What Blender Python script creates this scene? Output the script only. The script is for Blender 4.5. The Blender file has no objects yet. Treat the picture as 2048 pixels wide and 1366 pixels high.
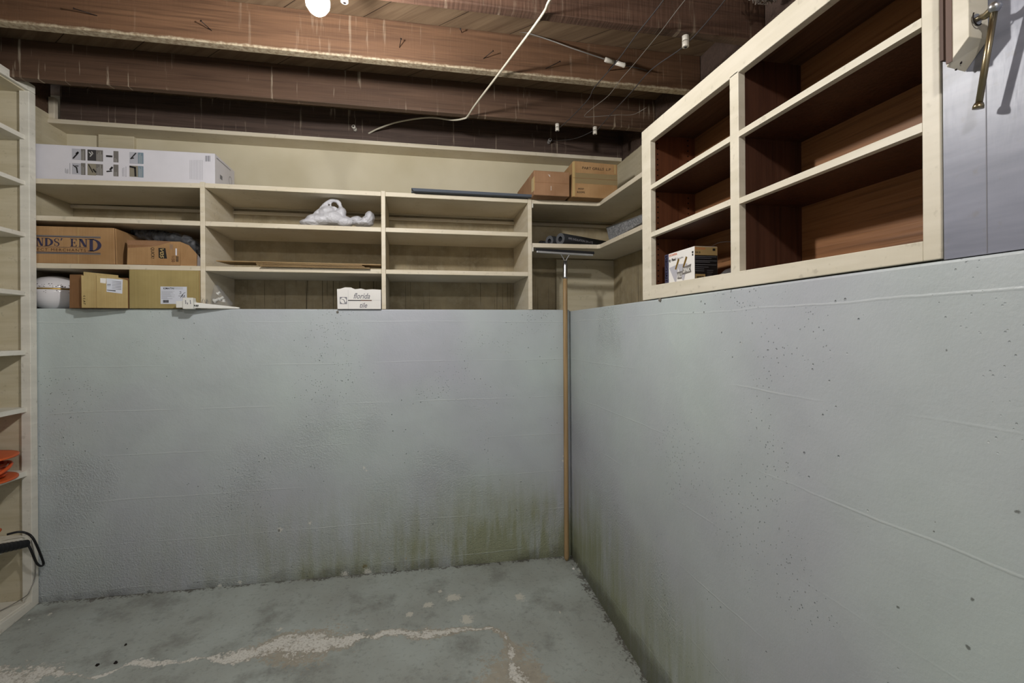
import bpy, bmesh, math, random
from mathutils import Vector, Matrix, noise
R_ = random.Random(7)
C = bpy.context.scene.collection
PI = math.pi

# ------------------------------------------------------------------ measured geometry (metres)
F = 970.0; CX = 1024.0; CY = 663.6; H = 1.2
TH = math.atan2(197, 970); RO = 0.0068
_c, _s = math.cos(TH), math.sin(TH)
def ray(px, py):
    u = px - CX; v = CY - py
    cr, sr = math.cos(RO), math.sin(RO)
    r = u*cr + v*sr; z = -u*sr + v*cr
    return (r*_c + F*_s, -r*_s + F*_c, z)
def onY(px, py, Y):
    x, y, z = ray(px, py); k = Y/y; return Vector((x*k, Y, H + z*k))
def onX(px, py, X):
    x, y, z = ray(px, py); k = X/x; return Vector((X, y*k, H + z*k))
def onZ(px, py, Z):
    x, y, z = ray(px, py); k = (Z - H)/z; return Vector((x*k, y*k, Z))

D = 2.483      # face of the back concrete wall
RX = 0.821     # face of the right concrete wall
YB = 2.86      # upper back wall
XR = 1.23      # upper right wall
XL = -1.71     # upper left wall
LX = -1.604    # face of the tall shelf unit
WT = 1.316     # top of the concrete
JB = 2.25      # underside of joists
SF = 2.41      # underside of subfloor
def floor_z(x, y): return 0.077*(y - D) - 0.014*(x - RX)

# ------------------------------------------------------------------ materials
def lin(c):
    c /= 255.0
    return c/12.92 if c <= .04045 else ((c+.055)/1.055)**2.4
def S(r, g, b): return (lin(r), lin(g), lin(b), 1.0)

class NT:
    def __init__(s, name, rough=.6, spec=.35):
        s.m = bpy.data.materials.new(name); s.m.use_nodes = True
        s.t = s.m.node_tree; s.n = s.t.nodes; s.n.clear()
        s.out = s.n.new('ShaderNodeOutputMaterial'); s.b = s.n.new('ShaderNodeBsdfPrincipled')
        s.t.links.new(s.b.outputs[0], s.out.inputs[0])
        s.b.inputs['Roughness'].default_value = rough
        s.b.inputs['Specular IOR Level'].default_value = spec
    def set(s, sock, v):
        if hasattr(v, 'links') or isinstance(v, bpy.types.NodeSocket): s.t.links.new(v, sock)
        else: sock.default_value = v
    def pos(s): return s.n.new('ShaderNodeNewGeometry').outputs['Position']
    def obj(s): return s.n.new('ShaderNodeTexCoord').outputs['Object']
    def attr(s, name):
        a = s.n.new('ShaderNodeAttribute'); a.attribute_name = name; return a.outputs['Fac']
    def sep(s, v):
        n = s.n.new('ShaderNodeSeparateXYZ'); s.set(n.inputs[0], v); return n.outputs
    def vec(s, v, sc):
        n = s.n.new('ShaderNodeMapping'); s.set(n.inputs['Vector'], v)
        n.inputs['Scale'].default_value = sc; return n.outputs[0]
    def noise(s, v, scale=5, detail=3, rough=.55, dist=0):
        n = s.n.new('ShaderNodeTexNoise'); s.set(n.inputs['Vector'], v)
        n.inputs['Scale'].default_value = scale; n.inputs['Detail'].default_value = detail
        n.inputs['Roughness'].default_value = rough; n.inputs['Distortion'].default_value = dist
        return n.outputs['Fac']
    def voro(s, v, scale=5, rnd=1):
        n = s.n.new('ShaderNodeTexVoronoi'); s.set(n.inputs['Vector'], v)
        n.inputs['Scale'].default_value = scale; n.inputs['Randomness'].default_value = rnd
        return n.outputs['Distance']
    def m_(s, op, a, b=0.0, c=0.0):
        n = s.n.new('ShaderNodeMath'); n.operation = op
        s.set(n.inputs[0], a); s.set(n.inputs[1], b); s.set(n.inputs[2], c); return n.outputs[0]
    def rng(s, v, a, b, c=0.0, d=1.0):
        n = s.n.new('ShaderNodeMapRange'); s.set(n.inputs[0], v)
        for i, x in enumerate((a, b, c, d)): n.inputs[i+1].default_value = x
        return n.outputs[0]
    def mix(s, f, a, b):
        n = s.n.new('ShaderNodeMix'); n.data_type = 'RGBA'
        s.set(n.inputs[0], f); s.set(n.inputs[6], a); s.set(n.inputs[7], b); return n.outputs[2]
    def bump(s, h, st=.3, dist=.01, prev=None):
        n = s.n.new('ShaderNodeBump'); s.set(n.inputs['Height'], h)
        n.inputs['Strength'].default_value = st; n.inputs['Distance'].default_value = dist
        if prev is not None: s.set(n.inputs['Normal'], prev)
        return n.outputs[0]
    def col(s, c): s.set(s.b.inputs['Base Color'], c); return s
    def nrm(s, n): s.set(s.b.inputs['Normal'], n); return s

M = {}
def flat(name, c, rough=.6, spec=.3, metal=0, alpha=1, emit=None, var=.06):
    t = NT(name, rough, spec)
    p = t.obj()
    n = t.noise(p, 14, 2)
    dk = tuple(x*(1-var*2) for x in c[:3]) + (1,)
    t.col(t.mix(n, c, dk) if var else c)
    t.b.inputs['Metallic'].default_value = metal; t.b.inputs['Alpha'].default_value = alpha
    if emit: t.b.inputs['Emission Color'].default_value = c; t.b.inputs['Emission Strength'].default_value = emit
    M[name] = t.m; return t.m

WHT = S(214, 214, 206); DRK = S(84, 88, 84); TAN = S(176, 166, 134)
def _m(lst, fn, k): return [(fn(px, py)[k], fn(px, py)[2], r, c) for px, py, r, c in lst]
MARKS_B = _m([(728,936,.010,WHT),(733,941,.006,WHT),(560,1060,.018,WHT),(558,1061,.009,DRK),(620,1046,.010,WHT),(1126,922,.010,WHT),(1127,912,.008,WHT),(1123,935,.005,WHT),(779,1117,.007,TAN),(812,1117,.008,TAN),(735,1145,.030,WHT),(690,1150,.028,WHT),(560,1168,.022,WHT),(440,1172,.016,WHT),(480,1165,.014,WHT),(838,1060,.006,DRK),(866,1048,.005,DRK),(790,1140,.014,DRK),(730,1132,.014,S(110,98,52)),(300,1185,.018,DRK)], lambda a, b: onY(a, b, D), 0)
MARKS_R = _m([(1465,714,.006,DRK),(1893,700,.005,DRK),(1603,1210,.004,DRK),(1796,1214,.008,DRK),(1937,1295,.009,DRK),(1946,1199,.007,DRK),(1870,1044,.003,DRK),(1868,1063,.003,DRK),(1155,1128,.012,WHT),(2034,1023,.008,DRK),(1160,1040,.006,S(120,86,50)),(1165,1075,.006,S(120,86,50))], lambda a, b: onX(a, b, RX), 1)
def concrete(name, axis):
    t = NT(name, .38, .45); p = t.pos(); q = t.sep(p); z = q[2]; h = q[axis]
    big = t.noise(p, 1.3, 3); med = t.noise(p, 7, 4)
    c = t.mix(t.rng(big, .35, .65), S(184, 195, 194), S(175, 179, 187))
    c = t.mix(t.m_('MULTIPLY', t.rng(med, .4, .75), .18), c, S(146, 155, 154))
    # greenish growth rising from the floor, patchy and streaked
    st = t.noise(t.vec(p, (9, 9, .9)), 3.2, 4, .6)
    pat = t.noise(p, 2.2, 3)
    if axis == 0: xm = t.m_('ADD', t.rng(h, -1.3, .6, .12, 1.0), t.rng(h, .6, .82, 0, .15))
    else: xm = t.rng(h, 1.0, 2.2, .25, 1.0)
    zf = t.rng(z, .50, .0, 0, 1)
    g = t.m_('MULTIPLY', t.m_('MULTIPLY', zf, xm), t.rng(t.m_('ADD', t.m_('MULTIPLY', st, .6), t.m_('MULTIPLY', pat, .6)), .42, .75))
    g = t.m_('MINIMUM', t.m_('MULTIPLY', g, 1.8), .9)
    c = t.mix(g, c, S(142, 147, 116))
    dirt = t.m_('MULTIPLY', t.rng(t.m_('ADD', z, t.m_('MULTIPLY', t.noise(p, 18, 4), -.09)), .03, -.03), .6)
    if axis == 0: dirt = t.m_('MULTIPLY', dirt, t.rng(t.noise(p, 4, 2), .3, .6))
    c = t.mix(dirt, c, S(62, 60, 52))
    # lines left by the form boards, ridge highlights painted into the colour
    wob = t.m_('MULTIPLY', t.m_('SUBTRACT', t.noise(t.vec(p, (1, 1, 1)), 3, 5), .5), .02)
    zz = t.m_('ADD', z, wob)
    fr = t.m_('FRACT', t.m_('DIVIDE', t.m_('ADD', zz, .04), .199))
    dl = t.m_('MULTIPLY', t.m_('ABSOLUTE', t.m_('SUBTRACT', fr, .5)), .199)
    on = t.rng(t.noise(t.vec(p, (1, 1, 4)), 2.1, 3), .42, .58)
    ln = t.m_('MULTIPLY', t.rng(dl, .0032, .0006), on)
    c = t.mix(t.m_('MULTIPLY', ln, .3 if axis == 0 else .2), c, S(204, 210, 210))
    # bug holes and sandy roughness
    pf = t.vec(p, (1, 0, 1) if axis == 0 else (0, 1, 1)); vo = t.voro(pf, 34); hm = t.rng(t.noise(p, 3.1, 2), .50, .66)
    pit = t.m_('MULTIPLY', t.rng(vo, .10, .05), hm)
    vo2 = t.voro(pf, 90); pit2 = t.m_('MULTIPLY', t.rng(vo2, .16, .08), t.rng(t.noise(p, 2.3, 2), .52, .66))
    pits = t.m_('MAXIMUM', pit, t.m_('MULTIPLY', pit2, .7))
    c = t.mix(t.m_('MULTIPLY', pits, .5), c, S(84, 92, 90))
    rag = t.m_('SUBTRACT', t.noise(p, 110, 4, .7), .5)
    for (sx_, sz_, r_, cc) in (MARKS_B if axis == 0 else MARKS_R):
        dx = t.m_('SUBTRACT', h, sx_); dz = t.m_('SUBTRACT', z, sz_)
        d = t.m_('SQRT', t.m_('ADD', t.m_('MULTIPLY', dx, dx), t.m_('MULTIPLY', dz, dz)))
        r_ = r_*(.45 if axis == 1 else .7)
        d = t.m_('ADD', d, t.m_('MULTIPLY', rag, r_*3.2))
        c = t.mix(t.m_('MULTIPLY', t.rng(d, r_*1.1, r_*.5), .8), c, cc)
    t.col(c)
    sm = t.m_('MAXIMUM', t.rng(t.noise(p, 1.9, 2), .48, .62), t.rng(z, .5, .15)) if axis == 0 else t.rng(t.noise(p, 1.6, 2), .52, .66)
    if axis == 0: sm = t.m_('MULTIPLY', sm, t.rng(z, 1.0, .75))
    sand = t.m_('MULTIPLY', t.noise(p, 150, 3, .6), t.m_('ADD', t.m_('MULTIPLY', sm, .92), .12))
    n = t.bump(sand, .9, .006)
    n = t.bump(t.m_('ADD', t.m_('MULTIPLY', t.noise(p, 9, 3), .5), t.m_('MULTIPLY', ln, .18 if axis == 0 else .08)), .35, .02, n)
    n = t.bump(t.m_('MULTIPLY', pits, -1.0), 1.0, .007, n)
    t.nrm(n); M[name] = t.m; return t.m
concrete('painted_concrete_back', 0)
concrete('painted_concrete_right', 1)

def floor_mat():
    t = NT('worn_painted_floor', .55, .35); p = t.pos()
    c = t.mix(t.rng(t.noise(p, 2.2, 4), .35, .65), S(174, 182, 178), S(153, 157, 151))
    c = t.mix(t.m_('MULTIPLY', t.rng(t.noise(p, 6, 5, .65), .52, .7), .6), c, S(112, 113, 106))
    c = t.mix(t.m_('MULTIPLY', t.rng(t.noise(p, 60, 3), .55, .75), .35), c, S(96, 98, 92))
    nz = t.noise(p, 16, 9, .68, .4)
    tan = t.attr('tan'); crk = t.attr('chalk'); spot = t.attr('spot'); edge = t.attr('edge')
    n1 = t.m_('ADD', t.m_('MULTIPLY', t.m_('SUBTRACT', nz, .5), 1.3), t.m_('MULTIPLY', t.m_('SUBTRACT', t.noise(p, 75, 5, .75), .5), 1.5))
    fm = lambda a, k=1.1, lo=.42, hi=.58: t.rng(t.m_('ADD', a, t.m_('MULTIPLY', n1, k)), lo, hi)
    c = t.mix(t.m_('MULTIPLY', fm(tan, 1.3), .75), c, t.mix(t.noise(p, 40, 5), S(186, 174, 154), S(146, 140, 126)))
    c = t.mix(t.m_('MULTIPLY', fm(crk, 1.5, .52, .74), .95), c, t.mix(t.rng(t.noise(p, 130, 3), .5, .7), S(220, 219, 212), S(186, 183, 174)))
    c = t.mix(t.m_('MULTIPLY', fm(spot, 1.2), .8), c, S(208, 206, 194))
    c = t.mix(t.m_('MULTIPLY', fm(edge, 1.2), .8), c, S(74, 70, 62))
    t.col(c)
    h = t.m_('ADD', t.m_('MULTIPLY', nz, .5), t.m_('MULTIPLY', fm(crk, 1.9), .5))
    n = t.bump(h, .45, .006); n = t.bump(t.noise(p, 120, 2), .25, .003, n)
    t.nrm(n); M['floor'] = t.m
floor_mat()

def paint(name, c1, c2, rough=.5, chips=0.0):
    t = NT(name, rough, .35); p = t.pos()
    n1 = t.noise(t.vec(p, (1, 1, 8)), 4, 3)
    c = t.mix(t.rng(n1, .35, .65), c1, c2)
    c = t.mix(t.m_('MULTIPLY', t.rng(t.noise(p, 45, 3), .62, .72), .25), c, S(120, 112, 92))
    if chips:
        c = t.mix(t.rng(t.noise(p, 22, 4, .6), 1 - chips, 1 - chips + .02), c, S(110, 62, 34))
    t.col(c)
    t.nrm(t.bump(t.noise(t.vec(p, (1, 1, .25)), 130, 2), .12, .002)); M[name] = t.m
paint('cream_paint', S(212, 203, 184), S(201, 190, 166))
paint('yellowed_paint', S(199, 190, 166), S(187, 177, 150))
paint('white_paint', S(222, 219, 208), S(208, 205, 194))
paint('cabinet_paint', S(216, 209, 192), S(205, 198, 179), .45, .25)
paint('grey_paint_blue_cast', S(140, 143, 157), S(122, 125, 138), .35)  # grey boards, with the bluish cast of the light put into their colour

def lining(name, c1, c2, dots):
    t = NT(name, .6, .25); p = t.pos()
    c = t.mix(t.rng(t.noise(p, 3, 3), .35, .65), c1, c2)
    if dots:
        v = t.voro(t.vec(p, (1, 0, 1)), 6.5, .6)
        c = t.mix(t.rng(v, .024, .016), c, S(70, 62, 48))
    t.col(c); t.nrm(t.bump(t.noise(p, 60, 2), .1, .003)); M[name] = t.m
lining('cream_panel', S(204, 196, 172), S(190, 181, 154), True)
def grubby():
    t = NT('bare_dirty_wall', .75, .2); p = t.pos(); q = t.sep(p)
    c = t.mix(t.rng(t.noise(p, 5, 5, .65), .3, .7), S(176, 162, 132), S(136, 124, 99))
    c = t.mix(t.m_('MULTIPLY', t.rng(t.noise(p, 22, 4), .5, .62), .6), c, S(166, 155, 130))
    q2 = t.rng(q[2], 1.60, 1.50, .25, 1.0)
    v = t.noise(t.vec(p, (95, 95, .8)), 2.2, 2, .5)
    c = t.mix(t.m_('MULTIPLY', t.rng(v, .655, .69), t.m_('MULTIPLY', q2, .75)), c, S(58, 50, 40))
    t.col(c); t.nrm(t.bump(t.noise(p, 30, 4), .3, .006)); M['bare_dirty_wall'] = t.m
grubby()

def wood(name, c1, c2, axis=0, drips=0.0, edge=0.0, rough=.6, saw=0.0, knots=True):
    """grain along axis (world); drips: chalky runs; edge: ragged old paint along the underside"""
    t = NT(name, rough, .3); p = t.pos(); q = t.sep(p)
    sc = [14, 14, 14]; sc[axis] = .9
    g = t.noise(t.vec(p, tuple(sc)), 2.0, 5, .6, 1.2)
    c = t.mix(t.rng(g, .3, .7), c1, c2)
    sc2 = [60, 60, 60]; sc2[axis] = 1.5
    g2 = t.noise(t.vec(p, tuple(sc2)), 2.0, 2)
    c = t.mix(t.m_('MULTIPLY', t.rng(g2, .5, .7), .5), c, tuple(x*.45 for x in c2[:3]) + (1,))
    c = t.mix(t.m_('MULTIPLY', t.rng(t.noise(p, 1.4, 3), .45, .7), .4), c, tuple(x*.6 for x in c1[:3]) + (1,))
    h = g2
    if saw:
        sw = t.noise(t.vec(p, (140, 1, 5)), 1.0, 1)
        h = t.m_('ADD', h, t.m_('MULTIPLY', sw, saw))
    if drips:
        d = t.noise(t.vec(p, (34, 3, 2.2)), 1.6, 4, .6)
        dm = t.rng(t.noise(p, 2.7, 2), .38, .62)
        c = t.mix(t.m_('MULTIPLY', t.m_('MULTIPLY', t.rng(d, .61, .70), dm), drips), c, S(190, 176, 154))
    if edge:
        e = t.m_('SUBTRACT', q[2], t.m_('MULTIPLY', t.noise(t.vec(p, (1, 1, 1)), 15, 5, .7), .022))
        c = t.mix(t.m_('MULTIPLY', t.rng(e, JB + edge - .014, JB + edge - .020), .85), c, t.mix(t.rng(t.noise(p, 90, 3), .4, .65), S(172, 160, 136), S(128, 112, 90)))
    t.col(c); t.nrm(t.bump(h, .35, .003)); M[name] = t.m
wood('joist_wood_pale_edge', S(112, 83, 61), S(88, 64, 47), 0, .25, .014, saw=.6)
wood('joist_wood_drips', S(100, 77, 61), S(81, 61, 48), 0, .8, -.008, saw=.3)
wood('joist_wood_sooty', S(92, 76, 67), S(70, 56, 49), 0, .7, -.01, saw=.5)
wood('joist_wood_rough', S(96, 72, 58), S(72, 52, 42), 0, .3, .0, saw=1.2)
wood('pine_board', S(160, 118, 78), S(126, 86, 54), 0)
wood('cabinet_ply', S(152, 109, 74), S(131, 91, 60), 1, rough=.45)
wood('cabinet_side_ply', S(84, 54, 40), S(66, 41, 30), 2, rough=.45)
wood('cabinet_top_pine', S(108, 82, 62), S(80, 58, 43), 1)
wood('handle_wood', S(176, 150, 110), S(154, 126, 90), 2, rough=.45)
wood('thin_board', S(172, 146, 104), S(144, 116, 78), 0)
def subfloor():
    t = NT('subfloor_planks', .7, .2); p = t.pos(); q = t.sep(p)
    s = t.m_('ADD', q[0], q[1])
    fr = t.m_('FRACT', t.m_('DIVIDE', t.m_('SUBTRACT', s, 2.036), .285))
    seam = t.rng(t.m_('ABSOLUTE', t.m_('SUBTRACT', fr, .0)), .018, .008)
    r = t.n.new('ShaderNodeVectorRotate'); r.rotation_type = 'Z_AXIS'; t.set(r.inputs['Vector'], p); r.inputs['Angle'].default_value = PI/4
    g = t.noise(t.vec(r.outputs[0], (1.2, 16, 16)), 2.2, 4, .6, .6)
    c = t.mix(t.rng(g, .3, .7), S(124, 104, 82), S(98, 79, 61))
    c = t.mix(seam, c, S(30, 20, 14)); t.col(c); M['subfloor_planks'] = t.m
subfloor()
def pegged():
    t = NT('cabinet_side_pegged', .45, .3); p = t.pos(); q = t.sep(p)
    g = t.noise(t.vec(p, (30, 30, 1)), 2.0, 5, .6, 1.0)
    c = t.mix(t.rng(g, .3, .7), S(120, 74, 48), S(98, 58, 38))
    fz = t.m_('SUBTRACT', t.m_('FRACT', t.m_('DIVIDE', q[2], .019)), .5)
    fz = t.m_('MULTIPLY', fz, .019)
    for X in (.862, .982):
        dx = t.m_('SUBTRACT', q[0], X)
        d = t.m_('SQRT', t.m_('ADD', t.m_('MULTIPLY', dx, dx), t.m_('MULTIPLY', fz, fz)))
        c = t.mix(t.rng(d, .0032, .0024), c, S(18, 10, 8))
    t.col(c); M['cabinet_side_pegged'] = t.m
pegged()

def card(name, c1, c2, axis='x', rough=.75):
    t = NT(name, rough, .2); p = t.obj()
    sc = (1, 1, 1)
    fl = t.noise(t.vec(p, (260, 260, 2)), 1.0, 1)
    c = t.mix(t.rng(t.noise(p, 6, 4), .35, .65), c1, c2)
    c = t.mix(t.m_('MULTIPLY', t.rng(fl, .45, .6), .12), c, tuple(x*.6 for x in c2[:3]) + (1,))
    t.col(c); t.nrm(t.bump(t.m_('ADD', fl, t.noise(p, 12, 3)), .18, .003)); M[name] = t.m
card('cardboard', S(172, 138, 98), S(152, 118, 80))
card('cardboard_red', S(160, 124, 94), S(140, 106, 78))
card('cardboard_ochre', S(166, 150, 102), S(150, 134, 88))
card('cardboard_yellow', S(184, 164, 116), S(168, 146, 98))
card('cardboard_brown', S(142, 106, 74), S(124, 90, 60))
flat('white_card', S(214, 212, 218), .5)
flat('white_card_warm', S(228, 226, 222), .5)
flat('label_white', S(208, 212, 222), .5)
flat('ink_black', S(34, 32, 32), .6, var=0)
flat('ink_navy', S(54, 52, 76), .6, var=0)
flat('ink_grey', S(120, 120, 126), .6, var=0)
flat('ink_brown', S(90, 58, 40), .6, var=0)
flat('ink_orange', S(214, 112, 60), .6, var=0)
flat('picture_grey', S(112, 108, 104), .5, var=0)
flat('picture_pale', S(176, 176, 184), .5)
flat('picture_teal', S(120, 138, 150), .5)
flat('picture_dark', S(62, 60, 62), .5)
flat('picture_olive', S(138, 132, 116), .5)
flat('picture_line', S(196, 194, 190), .5, var=0)
flat('black_rubber', S(30, 30, 32), .5)
flat('foam_grey', S(62, 64, 68), .85, .15)
flat('foam_angle', S(88, 94, 104), .7, .2)
flat('foam_cell', S(92, 93, 96), .9, .1)
flat('steel', S(190, 192, 196), .3, .5, 1)
flat('galvanised', S(176, 180, 184), .45, .5, .6, var=.2)
flat('brass_nickel', S(158, 146, 118), .28, .5, 1)
flat('aluminium', S(200, 202, 206), .42, .5, .9)
flat('orange_plastic', S(204, 92, 42), .4)
flat('orange_cord', S(206, 88, 44), .45)
flat('black_plastic', S(28, 28, 30), .4)
flat('porcelain', S(206, 200, 188), .35, .5)
flat('porcelain_grey', S(150, 146, 142), .5, .4)
flat('white_plastic', S(222, 222, 216), .35)
flat('cable_white', S(206, 200, 182), .5)
flat('wire_dark', S(62, 58, 58), .6)
flat('wire_silver', S(150, 146, 140), .4, .5, .6)
flat('ceramic', S(222, 220, 222), .15, .6, var=.02)
flat('gold', S(188, 152, 72), .3, .5, .8)
flat('floral', S(70, 58, 62), .3, .5, var=0)
flat('tape', S(186, 160, 110), .25, .5)
flat('tape_grey', S(140, 122, 88), .35, .5)
flat('iron', S(46, 40, 38), .6, .4, .7)
flat('lump_dust', S(120, 116, 108), .9)
flat('wood_and_shade_brown', S(104, 82, 72), .6)
flat('insulation', S(126, 116, 108), .95, .1)
def bagmat(name, c, alpha, rough=.3):
    t = NT(name, rough, .5); t.col(c); t.b.inputs['Alpha'].default_value = alpha
    p = t.obj(); t.nrm(t.bump(t.noise(p, 45, 4, .6, 1.5), .7, .008)); M[name] = t.m
bagmat('white_film', S(205, 205, 210), .88)
bagmat('clear_film', S(170, 172, 176), .14, .08)
def galv():
    t = NT('galvanised', .38, .5); p = t.obj(); t.b.inputs['Metallic'].default_value = .55
    n = t.noise(p, 60, 4, .7, 2.0); t.col(t.mix(t.rng(n, .38, .62), S(206, 208, 212), S(110, 114, 120)))
    t.nrm(t.bump(n, .4, .003)); M['galvanised'] = t.m
galv()
def bulbmat(name, e):
    t = NT(name, .3, .3); t.col((1, 1, 1, 1))
    t.b.inputs['Emission Color'].default_value = (1.0, .975, .95, 1); t.b.inputs['Emission Strength'].default_value = e
    t.m.cycles.emission_sampling = 'FRONT'; M[name] = t.m
bulbmat('lit_bulb', 1120.0); bulbmat('lit_bulb_dim', 900.0)

# ------------------------------------------------------------------ mesh helpers
class MB:
    def __init__(s): s.v = []; s.f = []
    def add(s, vs, fs):
        o = len(s.v); s.v += [Vector(v) for v in vs]; s.f += [tuple(i + o for i in f) for f in fs]; return s
    def box(s, x0, x1, y0, y1, z0, z1):
        v = [(x0,y0,z0),(x1,y0,z0),(x1,y1,z0),(x0,y1,z0),(x0,y0,z1),(x1,y0,z1),(x1,y1,z1),(x0,y1,z1)]
        return s.add(v, [(0,3,2,1),(4,5,6,7),(0,1,5,4),(1,2,6,5),(2,3,7,6),(3,0,4,7)])
    def hexa(s, b, t):      # bottom quad, top quad
        return s.add(list(b) + list(t), [(0,3,2,1),(4,5,6,7),(0,1,5,4),(1,2,6,5),(2,3,7,6),(3,0,4,7)])
    def extr(s, poly, d):   # polygon (3-D points) pushed along d
        d = Vector(d); n = len(poly); a = [Vector(p) for p in poly]; b = [p + d for p in a]
        return s.add(a + b, [tuple(range(n))[::-1], tuple(range(n, 2*n))] + [(i, (i+1) % n, n + (i+1) % n, n + i) for i in range(n)])
    def tube(s, pts, r, n=10, cap=True, smooth=0):
        pts = [Vector(p) for p in pts]
        if smooth: pts = spline(pts, smooth)
        m = len(pts); rs = r if isinstance(r, (list, tuple)) else [r]*m
        if len(rs) != m: rs = [rs[0] + (rs[-1]-rs[0])*i/(m-1) for i in range(m)]
        o = len(s.v); up = None; 
        for i, p in enumerate(pts):
            d = (pts[min(i+1, m-1)] - pts[max(i-1, 0)]).normalized()
            if up is None:
                up = Vector((0,0,1)) if abs(d.z) < .9 else Vector((1,0,0))
            a = (up - d*up.dot(d)).normalized(); b = d.cross(a); up = a
            for k in range(n):
                w = 2*PI*k/n; s.v.append(p + (a*math.cos(w) + b*math.sin(w))*rs[i])
        for i in range(m-1):
            for k in range(n):
                k2 = (k+1) % n
                s.f.append((o+i*n+k, o+i*n+k2, o+(i+1)*n+k2, o+(i+1)*n+k))
        if cap:
            s.f.append(tuple(o+k for k in range(n))[::-1]); s.f.append(tuple(o+(m-1)*n+k for k in range(n)))
        return s
    def lathe(s, prof, c=(0,0,0), n=24, axis='z', ang=2*PI):
        c = Vector(c); o = len(s.v); m = len(prof)
        for (r, h) in prof:
            for k in range(n):
                w = 2*PI*k/n; a, b = r*math.cos(w), r*math.sin(w)
                p = {'z': (a, b, h), 'y': (a, h, b), 'x': (h, a, b)}[axis]
                s.v.append(c + Vector(p))
        for i in range(m-1):
            for k in range(n):
                k2 = (k+1) % n
                q = (o+i*n+k, o+i*n+k2, o+(i+1)*n+k2, o+(i+1)*n+k)
                s.f.append(q if axis != 'y' else q[::-1])
        s.f.append(tuple(o+k for k in range(n))[::-1]); s.f.append(tuple(o+(m-1)*n+k for k in range(n)))
        return s
    def build(s, name, mat, parent=None, bevel=0, smooth=False, loc=None):
        me = bpy.data.meshes.new(name); o = bpy.data.objects.new(name, me); C.objects.link(o)
        org = Vector((0,0,0))
        if parent is not None:
            org = parent_world(parent); o.parent = parent
            me.from_pydata([v - org for v in s.v], [], s.f)
        else:
            if loc is None:
                loc = Vector((sum(v.x for v in s.v)/len(s.v), sum(v.y for v in s.v)/len(s.v), min(v.z for v in s.v)))
            loc = Vector(loc); o.location = loc
            me.from_pydata([v - loc for v in s.v], [], s.f)
        me.validate(); me.materials.append(M[mat])
        bm = bmesh.new(); bm.from_mesh(me); bmesh.ops.recalc_face_normals(bm, faces=bm.faces); bm.to_mesh(me); bm.free()
        if smooth:
            for p in me.polygons: p.use_smooth = len(p.vertices) <= 4
        if bevel:
            b = o.modifiers.new('bevel', 'BEVEL'); b.width = bevel; b.segments = 2; b.limit_method = 'ANGLE'
        return o
def parent_world(o):
    v = Vector((0,0,0))
    while o is not None: v += o.location; o = o.parent
    return v
def spline(P, n):
    out = []
    for i in range(len(P)-1):
        p0 = P[max(i-1, 0)]; p1 = P[i]; p2 = P[i+1]; p3 = P[min(i+2, len(P)-1)]
        for k in range(n):
            t = k/n
            out.append(.5*((2*p1) + (p2-p0)*t + (2*p0-5*p1+4*p2-p3)*t*t + (3*p1-p0-3*p2+p3)*t**3))
    return out + [P[-1]]
def thing(name, label, cat, loc, group=None):
    o = bpy.data.objects.new(name, None); C.objects.link(o); o.location = loc; o.empty_display_size = .05
    return tag(o, label, cat, group)
def tag(o, label, cat, group=None):
    o['label'] = label; o['category'] = cat
    if group: o['group'] = group
    return o
def struct(o): o['kind'] = 'structure'; return o
def lab(o, l): o['label'] = l; return o

def text_mb(body, origin, xd, yd, w=None, h=None, shear=0, bold=0, thick=.0004, space=1):
    """lettering laid on a face: origin lower left, xd/yd unit directions, fitted to w x h"""
    cu = bpy.data.curves.new('txt', 'FONT'); cu.body = body; cu.size = 1; cu.shear = shear; cu.offset = bold
    cu.space_character = space; cu.resolution_u = 3
    o = bpy.data.objects.new('txt', cu); C.objects.link(o)
    dg = bpy.context.evaluated_depsgraph_get(); me = bpy.data.meshes.new_from_object(o.evaluated_get(dg))
    vs = [v.co.copy() for v in me.vertices]; fs = [tuple(p.vertices) for p in me.polygons]
    bpy.data.objects.remove(o); bpy.data.curves.remove(cu); bpy.data.meshes.remove(me)
    x0 = min(v.x for v in vs); x1 = max(v.x for v in vs); y0 = min(v.y for v in vs); y1 = max(v.y for v in vs)
    sx = w/(x1-x0) if w else None; sy = h/(y1-y0) if h else None
    sx = sx or sy; sy = sy or sx
    xd = Vector(xd).normalized(); yd = Vector(yd).normalized(); n = xd.cross(yd)
    mb = MB(); P = [Vector(origin) + xd*((v.x-x0)*sx) + yd*((v.y-y0)*sy) + n*thick for v in vs]
    return mb.add(P, fs)
XD, ZD = Vector((1,0,0)), Vector((0,0,1))
def fq(mb, a, b, Y, t=.0004):
    """thin rectangle on a camera-facing face Y between two opposite corners (x,z)"""
    return mb.box(min(a[0], b[0]), max(a[0], b[0]), Y - t, Y, min(a[1], b[1]), max(a[1], b[1]))
def pz(px, py, Y):
    v = onY(px, py, Y); return (v.x, v.z)

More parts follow.
